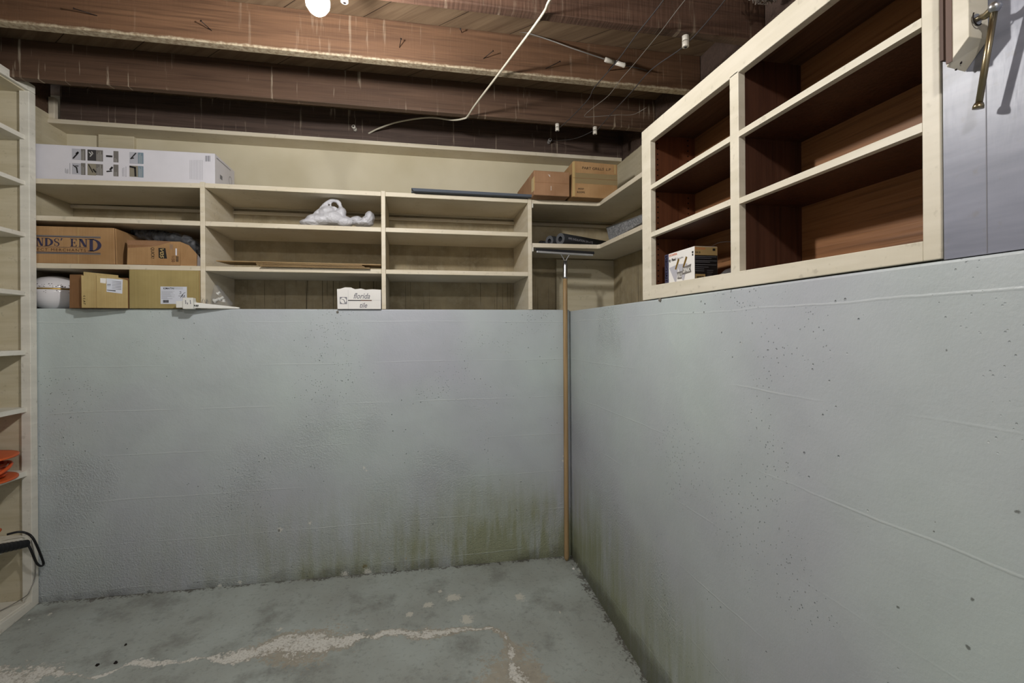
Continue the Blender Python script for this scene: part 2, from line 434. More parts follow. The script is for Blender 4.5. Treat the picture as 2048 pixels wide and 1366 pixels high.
# ------------------------------------------------------------------ ROOM
# floor: a fine, slightly sloping sheet with worn patches recorded per vertex
crack = [onZ(*p, 0.0) for p in [(-60,1362),(0,1354),(80,1346),(140,1348),(190,1342),(250,1322),(330,1318),(400,1312),(480,1306),(560,1285),(640,1274),(720,1266),(800,1262),(900,1245),(985,1240),(1012,1250),(1022,1290),(1040,1330),(1070,1368),(1110,1420)]]
widths = [.05,.05,.035,.006,.013,.026,.022,.012,.022,.024,.032,.034,.024,.022,.02,.012,.014,.016,.02,.02]
tanw   = [.05,.05,.03,.006,.012,.012,.012,.010,.02,.055,.06,.035,.03,.034,.034,.05,.065,.075,.08,.08]
spots = [(905,1190,.028),(858,1204,.022),(820,1222,.015),(935,1228,.03),(1040,1187,.026),(560,1255,.014),(100,1240,.010),(700,1150,.03),(690,1152,.03),(430,1168,.018),(400,1172,.012),(1160,1136,.014),(640,1158,.02),(1120,1210,.008),(880,1180,.01),(735,1147,.03),(590,1160,.014)]
spots = [(onZ(a, b, 0), r) for a, b, r in spots]
def seg_d(p, a, b):
    ab = (b-a).to_2d(); ap = (p-a).to_2d(); t = max(0, min(1, ap.dot(ab)/ab.length_squared))
    return (ap - ab*t).length, t
xs = [-2.0 + (RX + .03 + 2.0)*i/260 for i in range(261)]
ys = [-1.6 + 2.7*i/20 for i in range(20)] + [1.1 + (D + .03 - 1.1)*i/150 for i in range(151)]
verts, faces, A = [], [], {'chalk': [], 'tan': [], 'spot': [], 'edge': []}
for y in ys:
    for x in xs:
        p = Vector((x, y, floor_z(x, y))); verts.append(p)
        ck = tn = 0
        if y > 1.1:
            pw = p + Vector((noise.noise(p*6)*.03, noise.noise(p*6 + Vector((9,3,1)))*.045 + noise.noise(p*19)*.018, 0))
            wk = max(.34, 1.15 + 1.5*noise.noise(p*4.3 + Vector((2,7,0))) + .8*noise.noise(p*13))
            for i in range(len(crack)-1):
                d, t = seg_d(pw, crack[i], crack[i+1])
                w = (widths[i] + (widths[i+1]-widths[i])*t)*wk; w2 = (tanw[i] + (tanw[i+1]-tanw[i])*t)*wk
                ck = max(ck, 1 - d/w*.55); tn = max(tn, 1 - d/w2*.55)
        sp = max([1 - (p - c).to_2d().length/r*.55 for c, r in spots] + [0])
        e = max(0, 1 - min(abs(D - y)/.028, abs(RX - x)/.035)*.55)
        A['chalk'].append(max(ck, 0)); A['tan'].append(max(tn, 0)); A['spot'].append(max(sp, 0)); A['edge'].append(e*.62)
nx = len(xs)
for j in range(len(ys)-1):
    for i in range(nx-1): faces.append((j*nx+i, j*nx+i+1, (j+1)*nx+i+1, (j+1)*nx+i))
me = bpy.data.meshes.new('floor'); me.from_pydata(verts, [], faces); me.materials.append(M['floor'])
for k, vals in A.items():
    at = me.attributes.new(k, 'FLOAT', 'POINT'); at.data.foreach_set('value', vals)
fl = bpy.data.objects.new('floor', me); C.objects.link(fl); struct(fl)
so = fl.modifiers.new('slab', 'SOLIDIFY'); so.thickness = .1; so.offset = -1

struct(MB().box(-2.05, RX, D, 2.98, -.2, WT).build('wall_back', 'painted_concrete_back', bevel=.006))
struct(MB().box(RX, 1.34, -1.6, 2.98, -.4, 1.309).build('wall_right', 'painted_concrete_right', bevel=.006))
struct(MB().box(-1.8, 1.34, YB, 2.98, WT, SF).build('wall_back', 'bare_dirty_wall'))
struct(MB().box(XR, 1.34, .617, YB, 1.309, 2.216).build('wall_right', 'yellowed_paint'))
struct(MB().box(-1.8, XL, D + .02, YB, WT, 2.262).build('wall_left', 'yellowed_paint'))
struct(MB().box(-2.05, -1.95, -1.6, D, -.2, SF).build('wall_left', 'cream_paint'))
struct(MB().box(RX, 1.34, -1.6, .614, 1.309, SF).build('wall_right', 'grey_paint_blue_cast'))
fw = MB().box(-2.05, -.9, -1.7, -1.6, -.4, SF).box(.1, 1.34, -1.7, -1.6, -.4, SF).box(-.9, .1, -1.7, -1.6, 2.03, SF)
struct(fw.build('wall_front', 'cream_paint'))
struct(MB().box(-2.05, 1.34, -1.7, 2.98, SF, SF + .03).build('ceiling', 'subfloor_planks'))
# smooth cream lining above the shelf top, a ledge strip under the joists, a cleat behind the shelves
struct(MB().box(XR + .02, 1.34, .617, YB, 2.2165, SF).build('trim_6', 'joist_wood_sooty'))
struct(MB().box(XL, XR, YB - .012, YB, 1.872, 2.216).build('wall_back', 'cream_panel'))
struct(MB().box(XL, XR, 2.714, YB - .012, 2.216, 2.237).build('trim_1', 'cream_paint', bevel=.0015))
struct(MB().box(XL, XR, YB - .020, YB, 1.842, 1.858).build('trim_2', 'cream_paint', bevel=.001))
struct(MB().box(.855, XR - .002, YB - .022, YB, WT, 1.64).build('trim_3', 'yellowed_paint', bevel=.001))   # board facing in the corner
struct(MB().box(XR - .004, XR - .0002, 1.66, YB - .024, 1.312, 1.643).build('trim_7', 'bare_dirty_wall'))
struct(MB().box(-1.56, -1.40, YB - .035, YB - .012, 1.905, 2.216).build('trim_4', 'yellowed_paint', bevel=.002))
# rim joist on the left and the paint-flecked block in the corner
tag(MB().box(-1.76, -1.715, 2.36, 2.745, 2.264, SF).build('rim_joist', 'joist_wood_drips'), 'short brown rim joist lying on the left wall behind the tall shelf frame', 'joist')
bl = MB().box(-1.712, -1.685, 2.722, 2.748, 2.238, 2.345)
tag(bl.build('wood_block', 'cream_paint', bevel=.003), 'small cream painted wooden block in the upper left corner above the ledge strip', 'block')

# ------------------------------------------------------------------ JOISTS
jo = [(2.75, .040, 'joist_wood_sooty', 'dark streaked floor joist farthest back, right above the cream ledge strip', JB - .012),
      (2.34, .038, 'joist_wood_drips', 'reddish floor joist with chalky white runs, second from the back wall', JB + .002),
      (1.93, .038, 'joist_wood_pale_edge', 'brown floor joist behind the bulb with ragged pale paint along its bottom edge', JB),
      (1.53, .040, 'joist_wood_rough', 'rough-sawn floor joist nearest the camera, crossing the top right of the photo', JB - .01)]
for y, th, m, l, zb in jo:
    if y > 2.7: x0, x1 = -1.68, XR + .019
    else: x0, x1 = -1.95, XR + .019
    o = MB().box(x0, x1, y, y + th, zb, SF).build('floor_joist', m, bevel=.003)
    tag(o, l, 'joist', 'floor joists under the ceiling')
# tuft of insulation between the joists at the top
ins = MB()
for k in range(60):
    a = onZ(1530 + R_.uniform(-26, 26), 2 + R_.uniform(-8, 6), 2.30) ; b = a + Vector((R_.uniform(-.03,.03), R_.uniform(-.03,.03), R_.uniform(.0, .11)))
    ins.tube([a, (a+b)/2 + Vector((R_.uniform(-.02,.02), 0, R_.uniform(-.02,.02))), b], .0022, 5)
tag(ins.build('insulation_tuft', 'insulation'), 'frayed grey insulation poking out beside the nearest joist above the open cabinet', 'insulation')['kind'] = 'stuff'

# bent nails in the joist behind the bulb
nails = [((148,17),(196,32),'bent nail driven in the joist face farthest left, nearly flat'),
         ((402,42),(424,62),'rusty nail bent down in the joist face, left of the bulb'),
         ((802,78),(799,96),'small upright nail in the joist face right of the bulb'),
         ((921,58),(924,66),'tiny nail high on the joist face, just above the white cable bend'),
         ((986,102),(966,118),'angled nail in the joist face left of the white cable'),
         ((1120,123),(1090,138),'angled nail in the joist face between white cable and porcelain tube'),]
for a, b, l in nails:
    A_ = onY(a[0], a[1], 1.893); B_ = onY(b[0], b[1], 1.932)
    d = (A_ - B_).normalized()
    t = thing('nail', l, 'nail', B_, 'bent nails in the joist behind the bulb')
    MB().tube([B_, A_], .0014, 8).build('shank', 'iron', t, smooth=True)
    MB().tube([A_, A_ + d*.0016], .0034, 10).build('head', 'iron', t)

# ------------------------------------------------------------------ LIGHT BULBS
def bulb(cx, cy, cz, l, ztop, mat='lit_bulb'):
    t = thing('light_bulb', l, 'light bulb', (cx, cy, cz - .031), None)
    prof = [(.001,-.031),(.012,-.029),(.021,-.022),(.028,-.011),(.030,0),(.028,.012),(.022,.025),(.016,.038),(.014,.048),(.013,.052)]
    MB().lathe(prof, (cx, cy, cz), 16).build('glass', mat, t, smooth=True)
    b = MB().lathe([(.013,.050),(.0135,.056),(.0125,.058),(.0135,.062),(.0125,.065),(.0135,.069),(.012,.074),(.006,.078)], (cx, cy, cz), 16)
    b.build('screw_base', 'steel', t, smooth=True)
    h = thing('lamp_holder', 'white porcelain lamp holder carrying ' + ('the bare bulb at the top of the photo' if cy > 1 else 'the rear bulb behind the camera'), 'lamp holder', (cx, cy, cz + .06))
    MB().lathe([(.018,.056),(.021,.060),(.022,.085),(.034,.095),(.05,.105),(.052,.118),(.05,.122)], (cx, cy, cz), 24).build('porcelain_body', 'porcelain', h, smooth=True)
    MB().box(cx-.05, cx+.05, cy-.05, cy+.05, cz + .122, ztop).build('mounting_block', 'pine_board', h)
bulb(-.236, 1.324, 2.052, 'bright bare bulb glowing at the top of the photo in front of the joists', SF)
bulb(-.05, -.5, 2.15, 'bare bulb behind the camera lighting the shelves from the front', SF, 'lit_bulb_dim')

# ------------------------------------------------------------------ BACK SHELVING (three bays)
sh = thing('shelving_unit', 'built-in cream shelving along the back wall above the concrete, three bays wide', 'shelves', (-.5, D, WT))
ups = [(-.963, -.943), (-.153, -.133), (.594, .615)]
TH_ = .022
def board(x0, x1, y0, y1, zt, parent, name='shelf', th=TH_, mat='cream_paint'):
    return MB().box(x0, x1, y0, y1, zt - th, zt).build(name, mat, parent, bevel=.0015)
for i, (a, b) in enumerate(ups):
    MB().box(a, b, D - .001, YB - .001, WT, 1.903).build('upright', 'cream_paint', sh, bevel=.0015)
MB().box(XL + .001, XL + .018, D + .025, YB - .001, WT, 1.88).build('side_panel', 'yellowed_paint', sh)
bays = [(XL + .02, ups[0][0]), (ups[0][1], ups[1][0]), (ups[1][1], ups[2][0])]
for bi, (a, b) in enumerate(bays):
    for zt in (1.899, 1.722, 1.514):
        back = YB - .022 if zt > 1.6 else YB - .002
        if zt == 1.899 and bi == 0:
            # the first top shelf dips slightly to the left
            MB().hexa([(a, D, 1.881-TH_), (b, D, 1.897-TH_), (b, back, 1.897-TH_), (a, back, 1.881-TH_)],
                      [(a, D, 1.881), (b, D, 1.897), (b, back, 1.897), (a, back, 1.881)]).build('shelf', 'cream_paint', sh, bevel=.0015)
        else:
            board(a + .0005, b - .0005, D, back, zt, sh)

# corner shelves: two L-shaped boards
def lshelf(zt, zl, l, y1):
    t = thing('corner_shelf', l, 'shelf', (.9, D + .2, zt - TH_), 'corner shelves beside the squeegee')
    x0 = .617
    pts = [(x0, D), (.975, D - .012), (.985, D - .025), (.985, y1), (XR - .002, y1), (XR - .002, YB - .024), (x0, YB - .024)]
    MB().extr([Vector((x, y, zt - TH_)) for x, y in pts], (0, 0, TH_)).build('board', 'cream_paint', t, bevel=.0015)
    MB().box(x0 - .0005, x0 + .005, D - .002, D + .008, zt - TH_ - .022, zt - TH_).build('cleat', 'white_paint', t)
lshelf(1.897, 0, 'upper cream L-shaped corner shelf, carrying the two cardboard cartons', 1.64)
lshelf(1.667, 0, 'lower cream L-shaped corner shelf, just above the squeegee head', 1.64)

# ------------------------------------------------------------------ TALL SHELF UNIT (left)
tu = thing('tall_shelf_unit', 'tall cream shelf unit standing from floor to joists along the left wall', 'shelves', (LX, 1.9, .02))
y0u, y1u = 1.25, 2.478
MB().box(LX - .036, LX, 2.440, y1u, .06, 2.245).build('stile', 'white_paint', tu, bevel=.002)
MB().box(LX - .036, LX, y0u, y0u + .038, .0, 2.24).build('stile', 'white_paint', tu, bevel=.002)
MB().box(LX - .036, LX, y0u, y1u, 2.246, 2.281).build('top_rail', 'white_paint', tu, bevel=.002)
MB().hexa([(LX-.03, y0u, floor_z(LX, y0u) + .001), (LX, y0u, floor_z(LX, y0u) + .001), (LX, y1u, .034), (LX-.03, y1u, .034)],
          [(LX-.03, y0u, .060), (LX, y0u, .060), (LX, y1u, .062), (LX-.03, y1u, .062)]).build('bottom_rail', 'white_paint', tu, bevel=.002)
MB().box(-1.948, LX - .016, 2.456, 2.476, .03, 2.25).build('end_panel', 'yellowed_paint', tu)
MB().box(-1.948, LX - .016, y0u, y0u + .02, 0, 2.25).build('end_panel', 'yellowed_paint', tu)
MB().box(-1.949, -1.937, y0u + .02, 2.456, 0, 2.25).build('back_panel', 'yellowed_paint', tu)
for zt, th in ((2.055,.020),(1.858,.018),(1.637,.018),(1.388,.019),(1.136,.020),(.892,.020),(.622,.023),(.346,.022),(.064,.02),(2.262,.02)):
    MB().box(-1.936, LX - .016, y0u + .021, 2.4555, zt - th, zt).build('shelf', 'white_paint' if zt < 2.2 else 'yellowed_paint', tu, bevel=.0015)

# ------------------------------------------------------------------ OPEN CABINET (right)
cb = thing('open_cabinet', 'open cream wall cabinet with brown plywood inside, standing on the right concrete wall', 'cabinet', (.9, 1.13, 1.31))
y0, y1 = .617, 1.637; fx0, fx1 = RX - .002, RX + .018
ff = 'cabinet_paint'
MB().box(fx0, fx1, 1.572, y1, 1.311, 1.923).build('stile', ff, cb, bevel=.0015)
MB().box(fx0, fx1, y0, .645, 1.311, 1.915).build('stile', ff, cb, bevel=.0015)
MB().box(fx0, fx1, 1.101, 1.136, 1.349, 1.866).build('mullion', ff, cb, bevel=.0015)
MB().hexa([(fx0, .645, 1.855), (fx1, .645, 1.855), (fx1, 1.572, 1.866), (fx0, 1.572, 1.866)],
          [(fx0, .645, 1.915), (fx1, .645, 1.915), (fx1, 1.572, 1.923), (fx0, 1.572, 1.923)]).build('top_rail', ff, cb, bevel=.0015)
MB().hexa([(fx0, .645, 1.311), (fx1, .645, 1.311), (fx1, 1.572, 1.311), (fx0, 1.572, 1.311)],
          [(fx0, .645, 1.344), (fx1, .645, 1.344), (fx1, 1.572, 1.359), (fx0, 1.572, 1.359)]).build('bottom_rail', ff, cb, bevel=.0015)
XK = 1.01
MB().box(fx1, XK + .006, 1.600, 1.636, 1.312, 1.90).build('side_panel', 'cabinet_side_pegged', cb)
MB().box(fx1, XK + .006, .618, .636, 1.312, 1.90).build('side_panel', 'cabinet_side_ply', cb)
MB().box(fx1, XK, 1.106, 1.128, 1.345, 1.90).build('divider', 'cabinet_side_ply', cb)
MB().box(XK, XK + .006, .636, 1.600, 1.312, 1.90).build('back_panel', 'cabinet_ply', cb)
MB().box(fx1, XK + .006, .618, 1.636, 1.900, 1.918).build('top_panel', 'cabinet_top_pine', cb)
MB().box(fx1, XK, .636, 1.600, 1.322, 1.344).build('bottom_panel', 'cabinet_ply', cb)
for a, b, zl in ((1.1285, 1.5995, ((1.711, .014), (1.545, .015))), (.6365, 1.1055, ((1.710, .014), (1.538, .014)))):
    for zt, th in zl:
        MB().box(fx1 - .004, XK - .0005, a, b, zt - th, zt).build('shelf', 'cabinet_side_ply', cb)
        e = MB().box(fx0 + .001, fx1 - .004, a if a > 1 else .6455, b if a < 1 else 1.5715, zt - th - .0005, zt + .0005)
        lab(e.build('shelf_edge', ff, cb), 'cream painted front edge')
for (px, py) in ((1774, 312), (1826, 318)):
    v = onX(px, py, XK - .001); MB().lathe([(.0006,-.002),(.003,-.0015),(.003,0)], v, 10, 'x').build('screw_head', 'steel', cb)

# ------------------------------------------------------------------ TRIM AND HANGING BAR (upper right)
P = lambda px, py, X=RX: onX(px, py, X)
bx = .785
def top(y): return 2.08
yA, yB = P(1905, 118, bx).y, P(1938, 73, bx).y
zA, zB = P(1905, 118, bx).z, P(1938, 73, bx).z
yC = P(1893, 133, bx).y; zC = zA - (zB - zA)*(yC - yA)/(yA - yB)*1.0
tb = thing('door_stop_board', 'cream painted upright board with a slanted cut end, beside the cabinet top right', 'board', (bx, yB, zA))
MB().hexa([(bx, yC, zC), (RX - .0005, yC, zC - .004), (RX - .0005, yB, zB), (bx, yB, zB)],
          [(bx, yC, 2.2), (RX - .0005, yC, 2.2), (RX - .0005, yB, 2.2), (bx, yB, 2.2)]).build('board', 'cabinet_paint', tb, bevel=.0008)
MB().box(bx - .0012, bx - .0001, yA, yC, zC + .004, 2.2).build('edge_strip', 'wood_and_shade_brown', tb)
MB().box(RX - .006, RX - .0005, P(1893, 128).y, .6135, P(1886, 124).z, 2.2).build('shade_strip', 'wood_and_shade_brown', tb)  # dark strip put in for the shadow of the recess beside the board
for px, py in ((1922, 122), (1912, 134)):
    v = onX(px, py, bx + .018); v.z = zA - .002 + (zB - zA)*(v.y - yA)/(yB - yA); MB().lathe([(.0005, -.001), (.0014, -.0005), (.0014, .004)], v, 8, 'z').build('screw', 'iron', tb)

hb = thing('hanging_bar', 'nickel bar with knob end hanging from a hook on the grey boards, top right corner', 'bar', P(1953, 45))
base = onY(1952, 40, yB - .0002); elbow = P(1990, 14, RX - .028); low = P(1957, 212, RX - .022)
MB().tube([base, base + Vector((0, -.002, 0))], .008, 18).build('wall_plate', 'steel', hb)
MB().tube([base, base + Vector((0, -.006, 0)), (base + elbow)/2 + Vector((0, -.001, -.003)), elbow], [.0032, .0040, .0046, .0058], 14, smooth=5).build('arm', 'brass_nickel', hb, smooth=True)
d = (low - elbow).normalized()
MB().tube([elbow, low], .0042, 16).build('rod', 'brass_nickel', hb, smooth=True)
b_ = MB(); 
b_.lathe([(.0005,-.0078),(.004,-.0068),(.0068,-.0036),(.0078,0),(.0068,.0038),(.004,.0068),(.0005,.0078)], elbow, 16)
b_.build('knob', 'steel', hb, smooth=True)
MB().tube([low - d*.004, low, low + d*.004], [.0052, .0066, .0066], 16).build('end_cap', 'brass_nickel', hb, smooth=True)
hk = [base + Vector((-.002, -.004, .001)) + Vector((math.cos(a)*.009, 0, math.sin(a)*.011)) for a in [2.6 + .35*i for i in range(9)]]
MB().tube([hk[i] for i in range(9)], .0009, 6, smooth=3).build('hook', 'iron', hb, smooth=True)
# seams of the grey boards
sy = P(1973, 300).y
struct(MB().box(RX - .0004, RX + .002, sy - .0006, sy + .0006, 1.31, SF).build('trim_5', 'ink_grey'))

# ------------------------------------------------------------------ SQUEEGEE
sq = thing('squeegee', 'long floor squeegee with wooden handle standing upright in the corner', 'squeegee', (.775, 2.44, .003))
pb = Vector((.779, 2.437, floor_z(.779, 2.437) + .012)); pt = Vector((.786, 2.452, 1.487))
hs = [pb - Vector((0,0,.010)), pb, pb + Vector((0,0,.01))] + [pb + (pt-pb)*k/12 for k in range(1, 12)] + [pt]
MB().tube(hs, [.006, .0115, .0135] + [.0128 - .0010*k/12 for k in range(1, 12)] + [.0115], 18).build('handle', 'handle_wood', sq, smooth=True)
ft = Vector((.788, 2.455, 1.572))
MB().tube([pt - Vector((0,0,.008)), pt, pt + (ft-pt)*.7, ft], [.0128, .0128, .0112, .0095], 18).build('ferrule', 'steel', sq, smooth=True)
for s_ in (-1, 1):
    MB().tube([ft - Vector((0,0,.006)), ft + Vector((s_*.014, 0, .020)), ft + Vector((s_*.030, -.002, .042))], .0036, 10, smooth=4).build('yoke_arm', 'steel', sq, smooth=True)
hw = .158; hc = ft + Vector((0, 0, .046))
g = MB(); yy = hc.y; ml = hc.x - hw + .002; mr = hc.x + hw - .006; zl, zr = 1.617, 1.607
MB().box(hc.x - .032, hc.x + .032, yy - .007, yy + .004, zl - .012, zl - .004).build('bracket', 'aluminium', sq, bevel=.001)
MB().hexa([(ml, yy-.011, zl-.006), (mr, yy-.011, zr-.006), (mr, yy+.008, zr-.006), (ml, yy+.008, zl-.006)],
          [(ml, yy-.011, zl+.004), (mr, yy-.011, zr+.004), (mr, yy+.008, zr+.004), (ml, yy+.008, zl+.004)]).build('channel', 'aluminium', sq, bevel=.0012)
MB().hexa([(ml-.008, yy-.008, zl+.0042), (mr+.008, yy-.008, zr+.0042), (mr+.008, yy+.005, zr+.0042), (ml-.008, yy+.005, zl+.0042)],
          [(ml-.008, yy-.008, zl+.018), (mr+.008, yy-.008, zr+.018), (mr+.008, yy+.005, zr+.018), (ml-.008, yy+.005, zl+.018)]).build('rubber_blade', 'black_rubber', sq, bevel=.001)

# ------------------------------------------------------------------ PORCELAIN KNOBS, WIRES, CABLE
def knob(c, ax, l, L=.036, r=.0098, m='porcelain'):
    """old two-piece porcelain wire knob: axis ax, bolt through it, groove in the middle"""
    ax = Vector(ax).normalized(); c = Vector(c)
    t = thing('porcelain_insulator', l, 'insulator', c, 'porcelain wire knobs on the joists')
    for (a, b, nm) in ((0, .47, 'upper_spool'), (.53, 1, 'lower_spool')):
        q = [a, a + .03, (a+b)/2, b - .03, b]; rr = [r*.86, r, r*.95, r, r*.84]
        MB().tube([c + ax*L*k for k in q], rr, 18).build(nm, m, t, smooth=True)
    MB().tube([c - ax*.002, c + ax*(L + .003)], .0030, 10).build('bolt', 'iron', t)
    MB().tube([c + ax*L, c + ax*(L + .0015)], .0050, 12).build('washer', 'wire_dark', t)
    return t
k1 = onZ(1366, 77, 2.239); k3 = onZ(1115, 247, 2.251); k4 = onZ(1188, 256, 2.251)
knob((k1.x, 1.552, 2.239), (0, 0, -1), 'large porcelain knob under the nearest joist, by the cabinet top rail', .040, .0120)
knob((k3.x, 2.359, 2.251), (0, 0, -1), 'porcelain knob under the second joist, left one of the pair', .036, .0105)
knob((k4.x, 2.359, 2.251), (0, 0, -1), 'porcelain knob under the second joist, right one of the pair', .038, .0110)
v5 = onY(1098, 287, 2.745); knob((v5.x, 2.749, v5.z + .006), (-.05, -1, .12), 'greyish porcelain knob on the farthest joist, right of centre', .036, .0110, 'porcelain_grey')
v6 = onY(711, 260, 2.745); knob((v6.x, 2.749, v6.z), (-.25, -1, .25), 'small porcelain knob on the farthest joist left of the white cable end', .034, .0105, 'porcelain')
v7 = onZ(692, 0, 2.239); knob((v7.x, 1.552, 2.239), (0, 0, -1), 'porcelain knob at the top edge of the photo beside the bulb', .030, .0115)
# porcelain tube through the pair of wires, along the middle joist
ta, tb_ = onY(1210, 119, 1.86), onY(1250, 131, 1.86)
tt = thing('porcelain_tube', 'slim porcelain tube lying sideways on a dark wire at the joist, centre right', 'insulator', ta)
tm = (ta + tb_)/2; dd = (tb_ - ta)
MB().tube([ta, ta + dd*.06, ta + dd*.44], [.0088, .0096, .0088], 16).build('left_sleeve', 'porcelain', tt, smooth=True)
MB().tube([ta + dd*.52, ta + dd*.9, ta + dd*.94, tb_], [.0088, .0088, .0104, .0096], 16).build('right_sleeve', 'porcelain', tt, smooth=True)
MB().tube([ta - Vector((0, .0, 0)) + dd*.46, ta + dd*.52], .0072, 12).build('tape_wrap', 'wire_dark', tt)
MB().tube([ta + dd*.49, Vector((tm.x, 1.931, tm.z + .004))], .0022, 8).build('nail_pin', 'iron', tt)

def wire(name, pts, r, mat, label, cat='wire', n=6):
    return tag(MB().tube(pts, r, 8, smooth=n).build(name, mat, smooth=True), label, cat, 'wires and cables under the ceiling')
zq = lambda a, b, z: onZ(a, b, z)
wire('wire', [zq(1400,-110,2.235), zq(1327,0,2.232), zq(1274,68,2.225), zq(1232,125,2.222), zq(1189,175,2.225), zq(1177,198,2.226), zq(1144,233,2.23), Vector((k3.x + .012, 2.359, 2.232))], .0020, 'wire_dark', 'dark wire running from the top edge to the left knob of the pair')
wire('wire', [zq(1500,-75,2.235), zq(1450,0,2.232), zq(1398,62,2.228), Vector((k1.x + .012, 1.556, 2.220)), zq(1357,101,2.222), zq(1302,140,2.218), zq(1262,185,2.222), zq(1222,228,2.226), Vector((k4.x + .010, 2.352, 2.232))], .0020, 'wire_dark', 'dark wire passing the large knob and ending at the right knob of the pair')
wire('wire', [Vector((k4.x - .010, 2.361, 2.230)), zq(1150,277,2.232), Vector((v5.x + .01, 2.722, v5.z + .006))], .0016, 'wire_dark', 'short wire from the right knob of the pair to the greyish knob behind')
wire('wire', [zq(1452,-95,2.25), zq(1370,0,2.24), zq(1322,63,2.235), zq(1316,70,2.235), zq(1264,133,2.23), zq(1242,158,2.225), zq(1217,191,2.225), zq(1184,217,2.225), zq(1170,230,2.222), zq(1176,234,2.222), zq(1232,230,2.235), zq(1266,229,2.24), zq(1293,215,2.262)], .0013, 'wire_silver', 'thin pale wire with a sharp hook at its lower end')
wire('wire', [onY(700,-6,1.60), onY(732,0,1.90), onY(775,12.5,1.915), onY(845,22.5,1.92), onY(888,31,1.92), onY(963,45,1.918), onY(1024,61,1.915), onY(1054,66,1.91), onY(1099,80,1.90), onY(1149,98,1.88), onY(1209,118,1.862)], .0026, 'wire_silver', 'slack grey wire running along the joist to the sideways porcelain tube')
wire('wire', [onY(1250,131,1.862), onY(1280,137,1.87), onY(1294,141,1.925)], .0022, 'wire_dark', 'stub of dark wire leaving the right end of the porcelain tube')
wire('cable', [zq(1190,-130,2.235), zq(1103,-6,2.235), zq(1084,30,2.234), zq(1024,112,2.236), zq(988,160,2.238), zq(950,210,2.240), Vector((onZ(936,230,2.243).x, 2.335, 2.243)), onZ(928,237,2.243), onY(905,240,2.44), onY(857.5,235,2.53), onY(800,243,2.63), onY(762,255,2.70), onY(737,267,2.751)], .0042, 'cable_white', 'thick white cable bending under the joists and ending near the left ledge', 'cable', 8)
pc = thing('wire_staple', 'small metal staple holding the white cable under the second joist', 'staple', (.33, 2.34, 2.24))
q = onZ(936, 230, 2.243)
MB().tube([Vector((q.x - .006, 2.352, 2.253)), Vector((q.x - .006, 2.352, 2.238)), Vector((q.x + .006, 2.350, 2.238)), Vector((q.x + .006, 2.350, 2.253))], .0008, 6).build('wire_loop', 'steel', pc)

# ------------------------------------------------------------------ BOXES
def carton(t, x0, x1, y0, y1, z0, z1, mat, tk=.004):
    return MB().box(x0, x1, y0, y1, z0, z1).build('carton_body', mat, t, bevel=.0025)

# long white printed box on the first top shelf (tilted with the shelf)
wb = thing('long_white_box', 'long white carton with printed tool pictures, lying on the top left shelf', 'box', (-1.25, 2.62, 1.897))
ax, bxx = -1.690, -.906; ya, yb = 2.50, 2.755
zb0, zb1 = 1.8835, 1.8995; zt0, zt1 = 2.040, 2.044
MB().hexa([(ax, ya, zb0), (bxx, ya, zb1), (bxx, yb, zb1), (ax, yb, zb0)], [(ax, ya, zt0), (bxx, ya, zt1), (bxx, yb, zt1), (ax, yb, zt0)]).build('carton_body', 'white_card', wb, bevel=.002)
def wq(a, b, mat, name='printed_picture', t=.0005):
    m = MB(); p = pz(a[0], a[1], ya - .0006); q_ = pz(b[0], b[1], ya - .0006); fq(m, p, q_, ya - .0004, t); o = m.build(name, mat, wb); return o
pics = [((144,297),(162,320),'picture_pale'),((175,299),(192,322),'picture_dark'),((259,304),(276,328),'picture_pale'),
        ((144,326),(162,349),'picture_pale'),((175,327),(192,351),'picture_olive'),((259,331),(276,354),'picture_olive'),
        ((162,298),(171,321),'picture_grey'),((192,300),(206,323),'picture_grey'),((227,302),(237,325),'picture_grey'),((276,305),(287,328),'picture_teal'),
        ((162,326),(171,350),'picture_grey'),((192,328),(206,351),'picture_grey'),((227,329),(237,353),'picture_grey'),((276,332),(287,355),'picture_teal')]
for a, b, m in pics: wq(a, b, m)
m = MB()
def wl(a, b, w=1.0, sep=None):
    m = MB() if sep else globals()['m']
    p = Vector((*pz(a[0], a[1], ya - .001), 0)); q_ = Vector((*pz(b[0], b[1], ya - .001), 0))
    d_ = (q_-p).normalized(); n_ = Vector((-d_.y, d_.x, 0))*(w*.00125)
    m.add([(p.x-n_.x, ya-.0012, p.y-n_.y), (q_.x-n_.x, ya-.0012, q_.y-n_.y), (q_.x+n_.x, ya-.0012, q_.y+n_.y), (p.x+n_.x, ya-.0012, p.y+n_.y)], [(0,1,2,3)])
    if sep: m.build('printed_drawing', sep, wb)
wl((146,317),(156,306),2.4,'ink_black'); wl((152,308),(157,304),3,'ink_black'); wl((146,330),(153,336),1.6,'ink_black'); wl((153,334),(155,346),2.2,'ink_black'); wl((150,332),(157,332),1.6,'ink_black')
wl((212,312),(225,313),3.2,'ink_black'); wl((213,343),(224,342),2.2,'ink_black'); wl((220,340),(225,334),3.4,'ink_black'); wl((261,318),(272,306),2,'ink_black'); wl((262,317),(268,316),2,'ink_black')
wl((259,333),(272,336),3,'ink_black'); wl((270,335),(271,353),3,'ink_black'); pass; wl((177,329),(186,345),1.6,'ink_black'); wl((186,338),(192,345),2.6,'ink_black')
m = MB()
wl((178,304),(184,310),1.6,'picture_line'); wl((180,313),(186,307),1.6,'picture_line'); wl((183,303),(186,308),1.6,'picture_line')
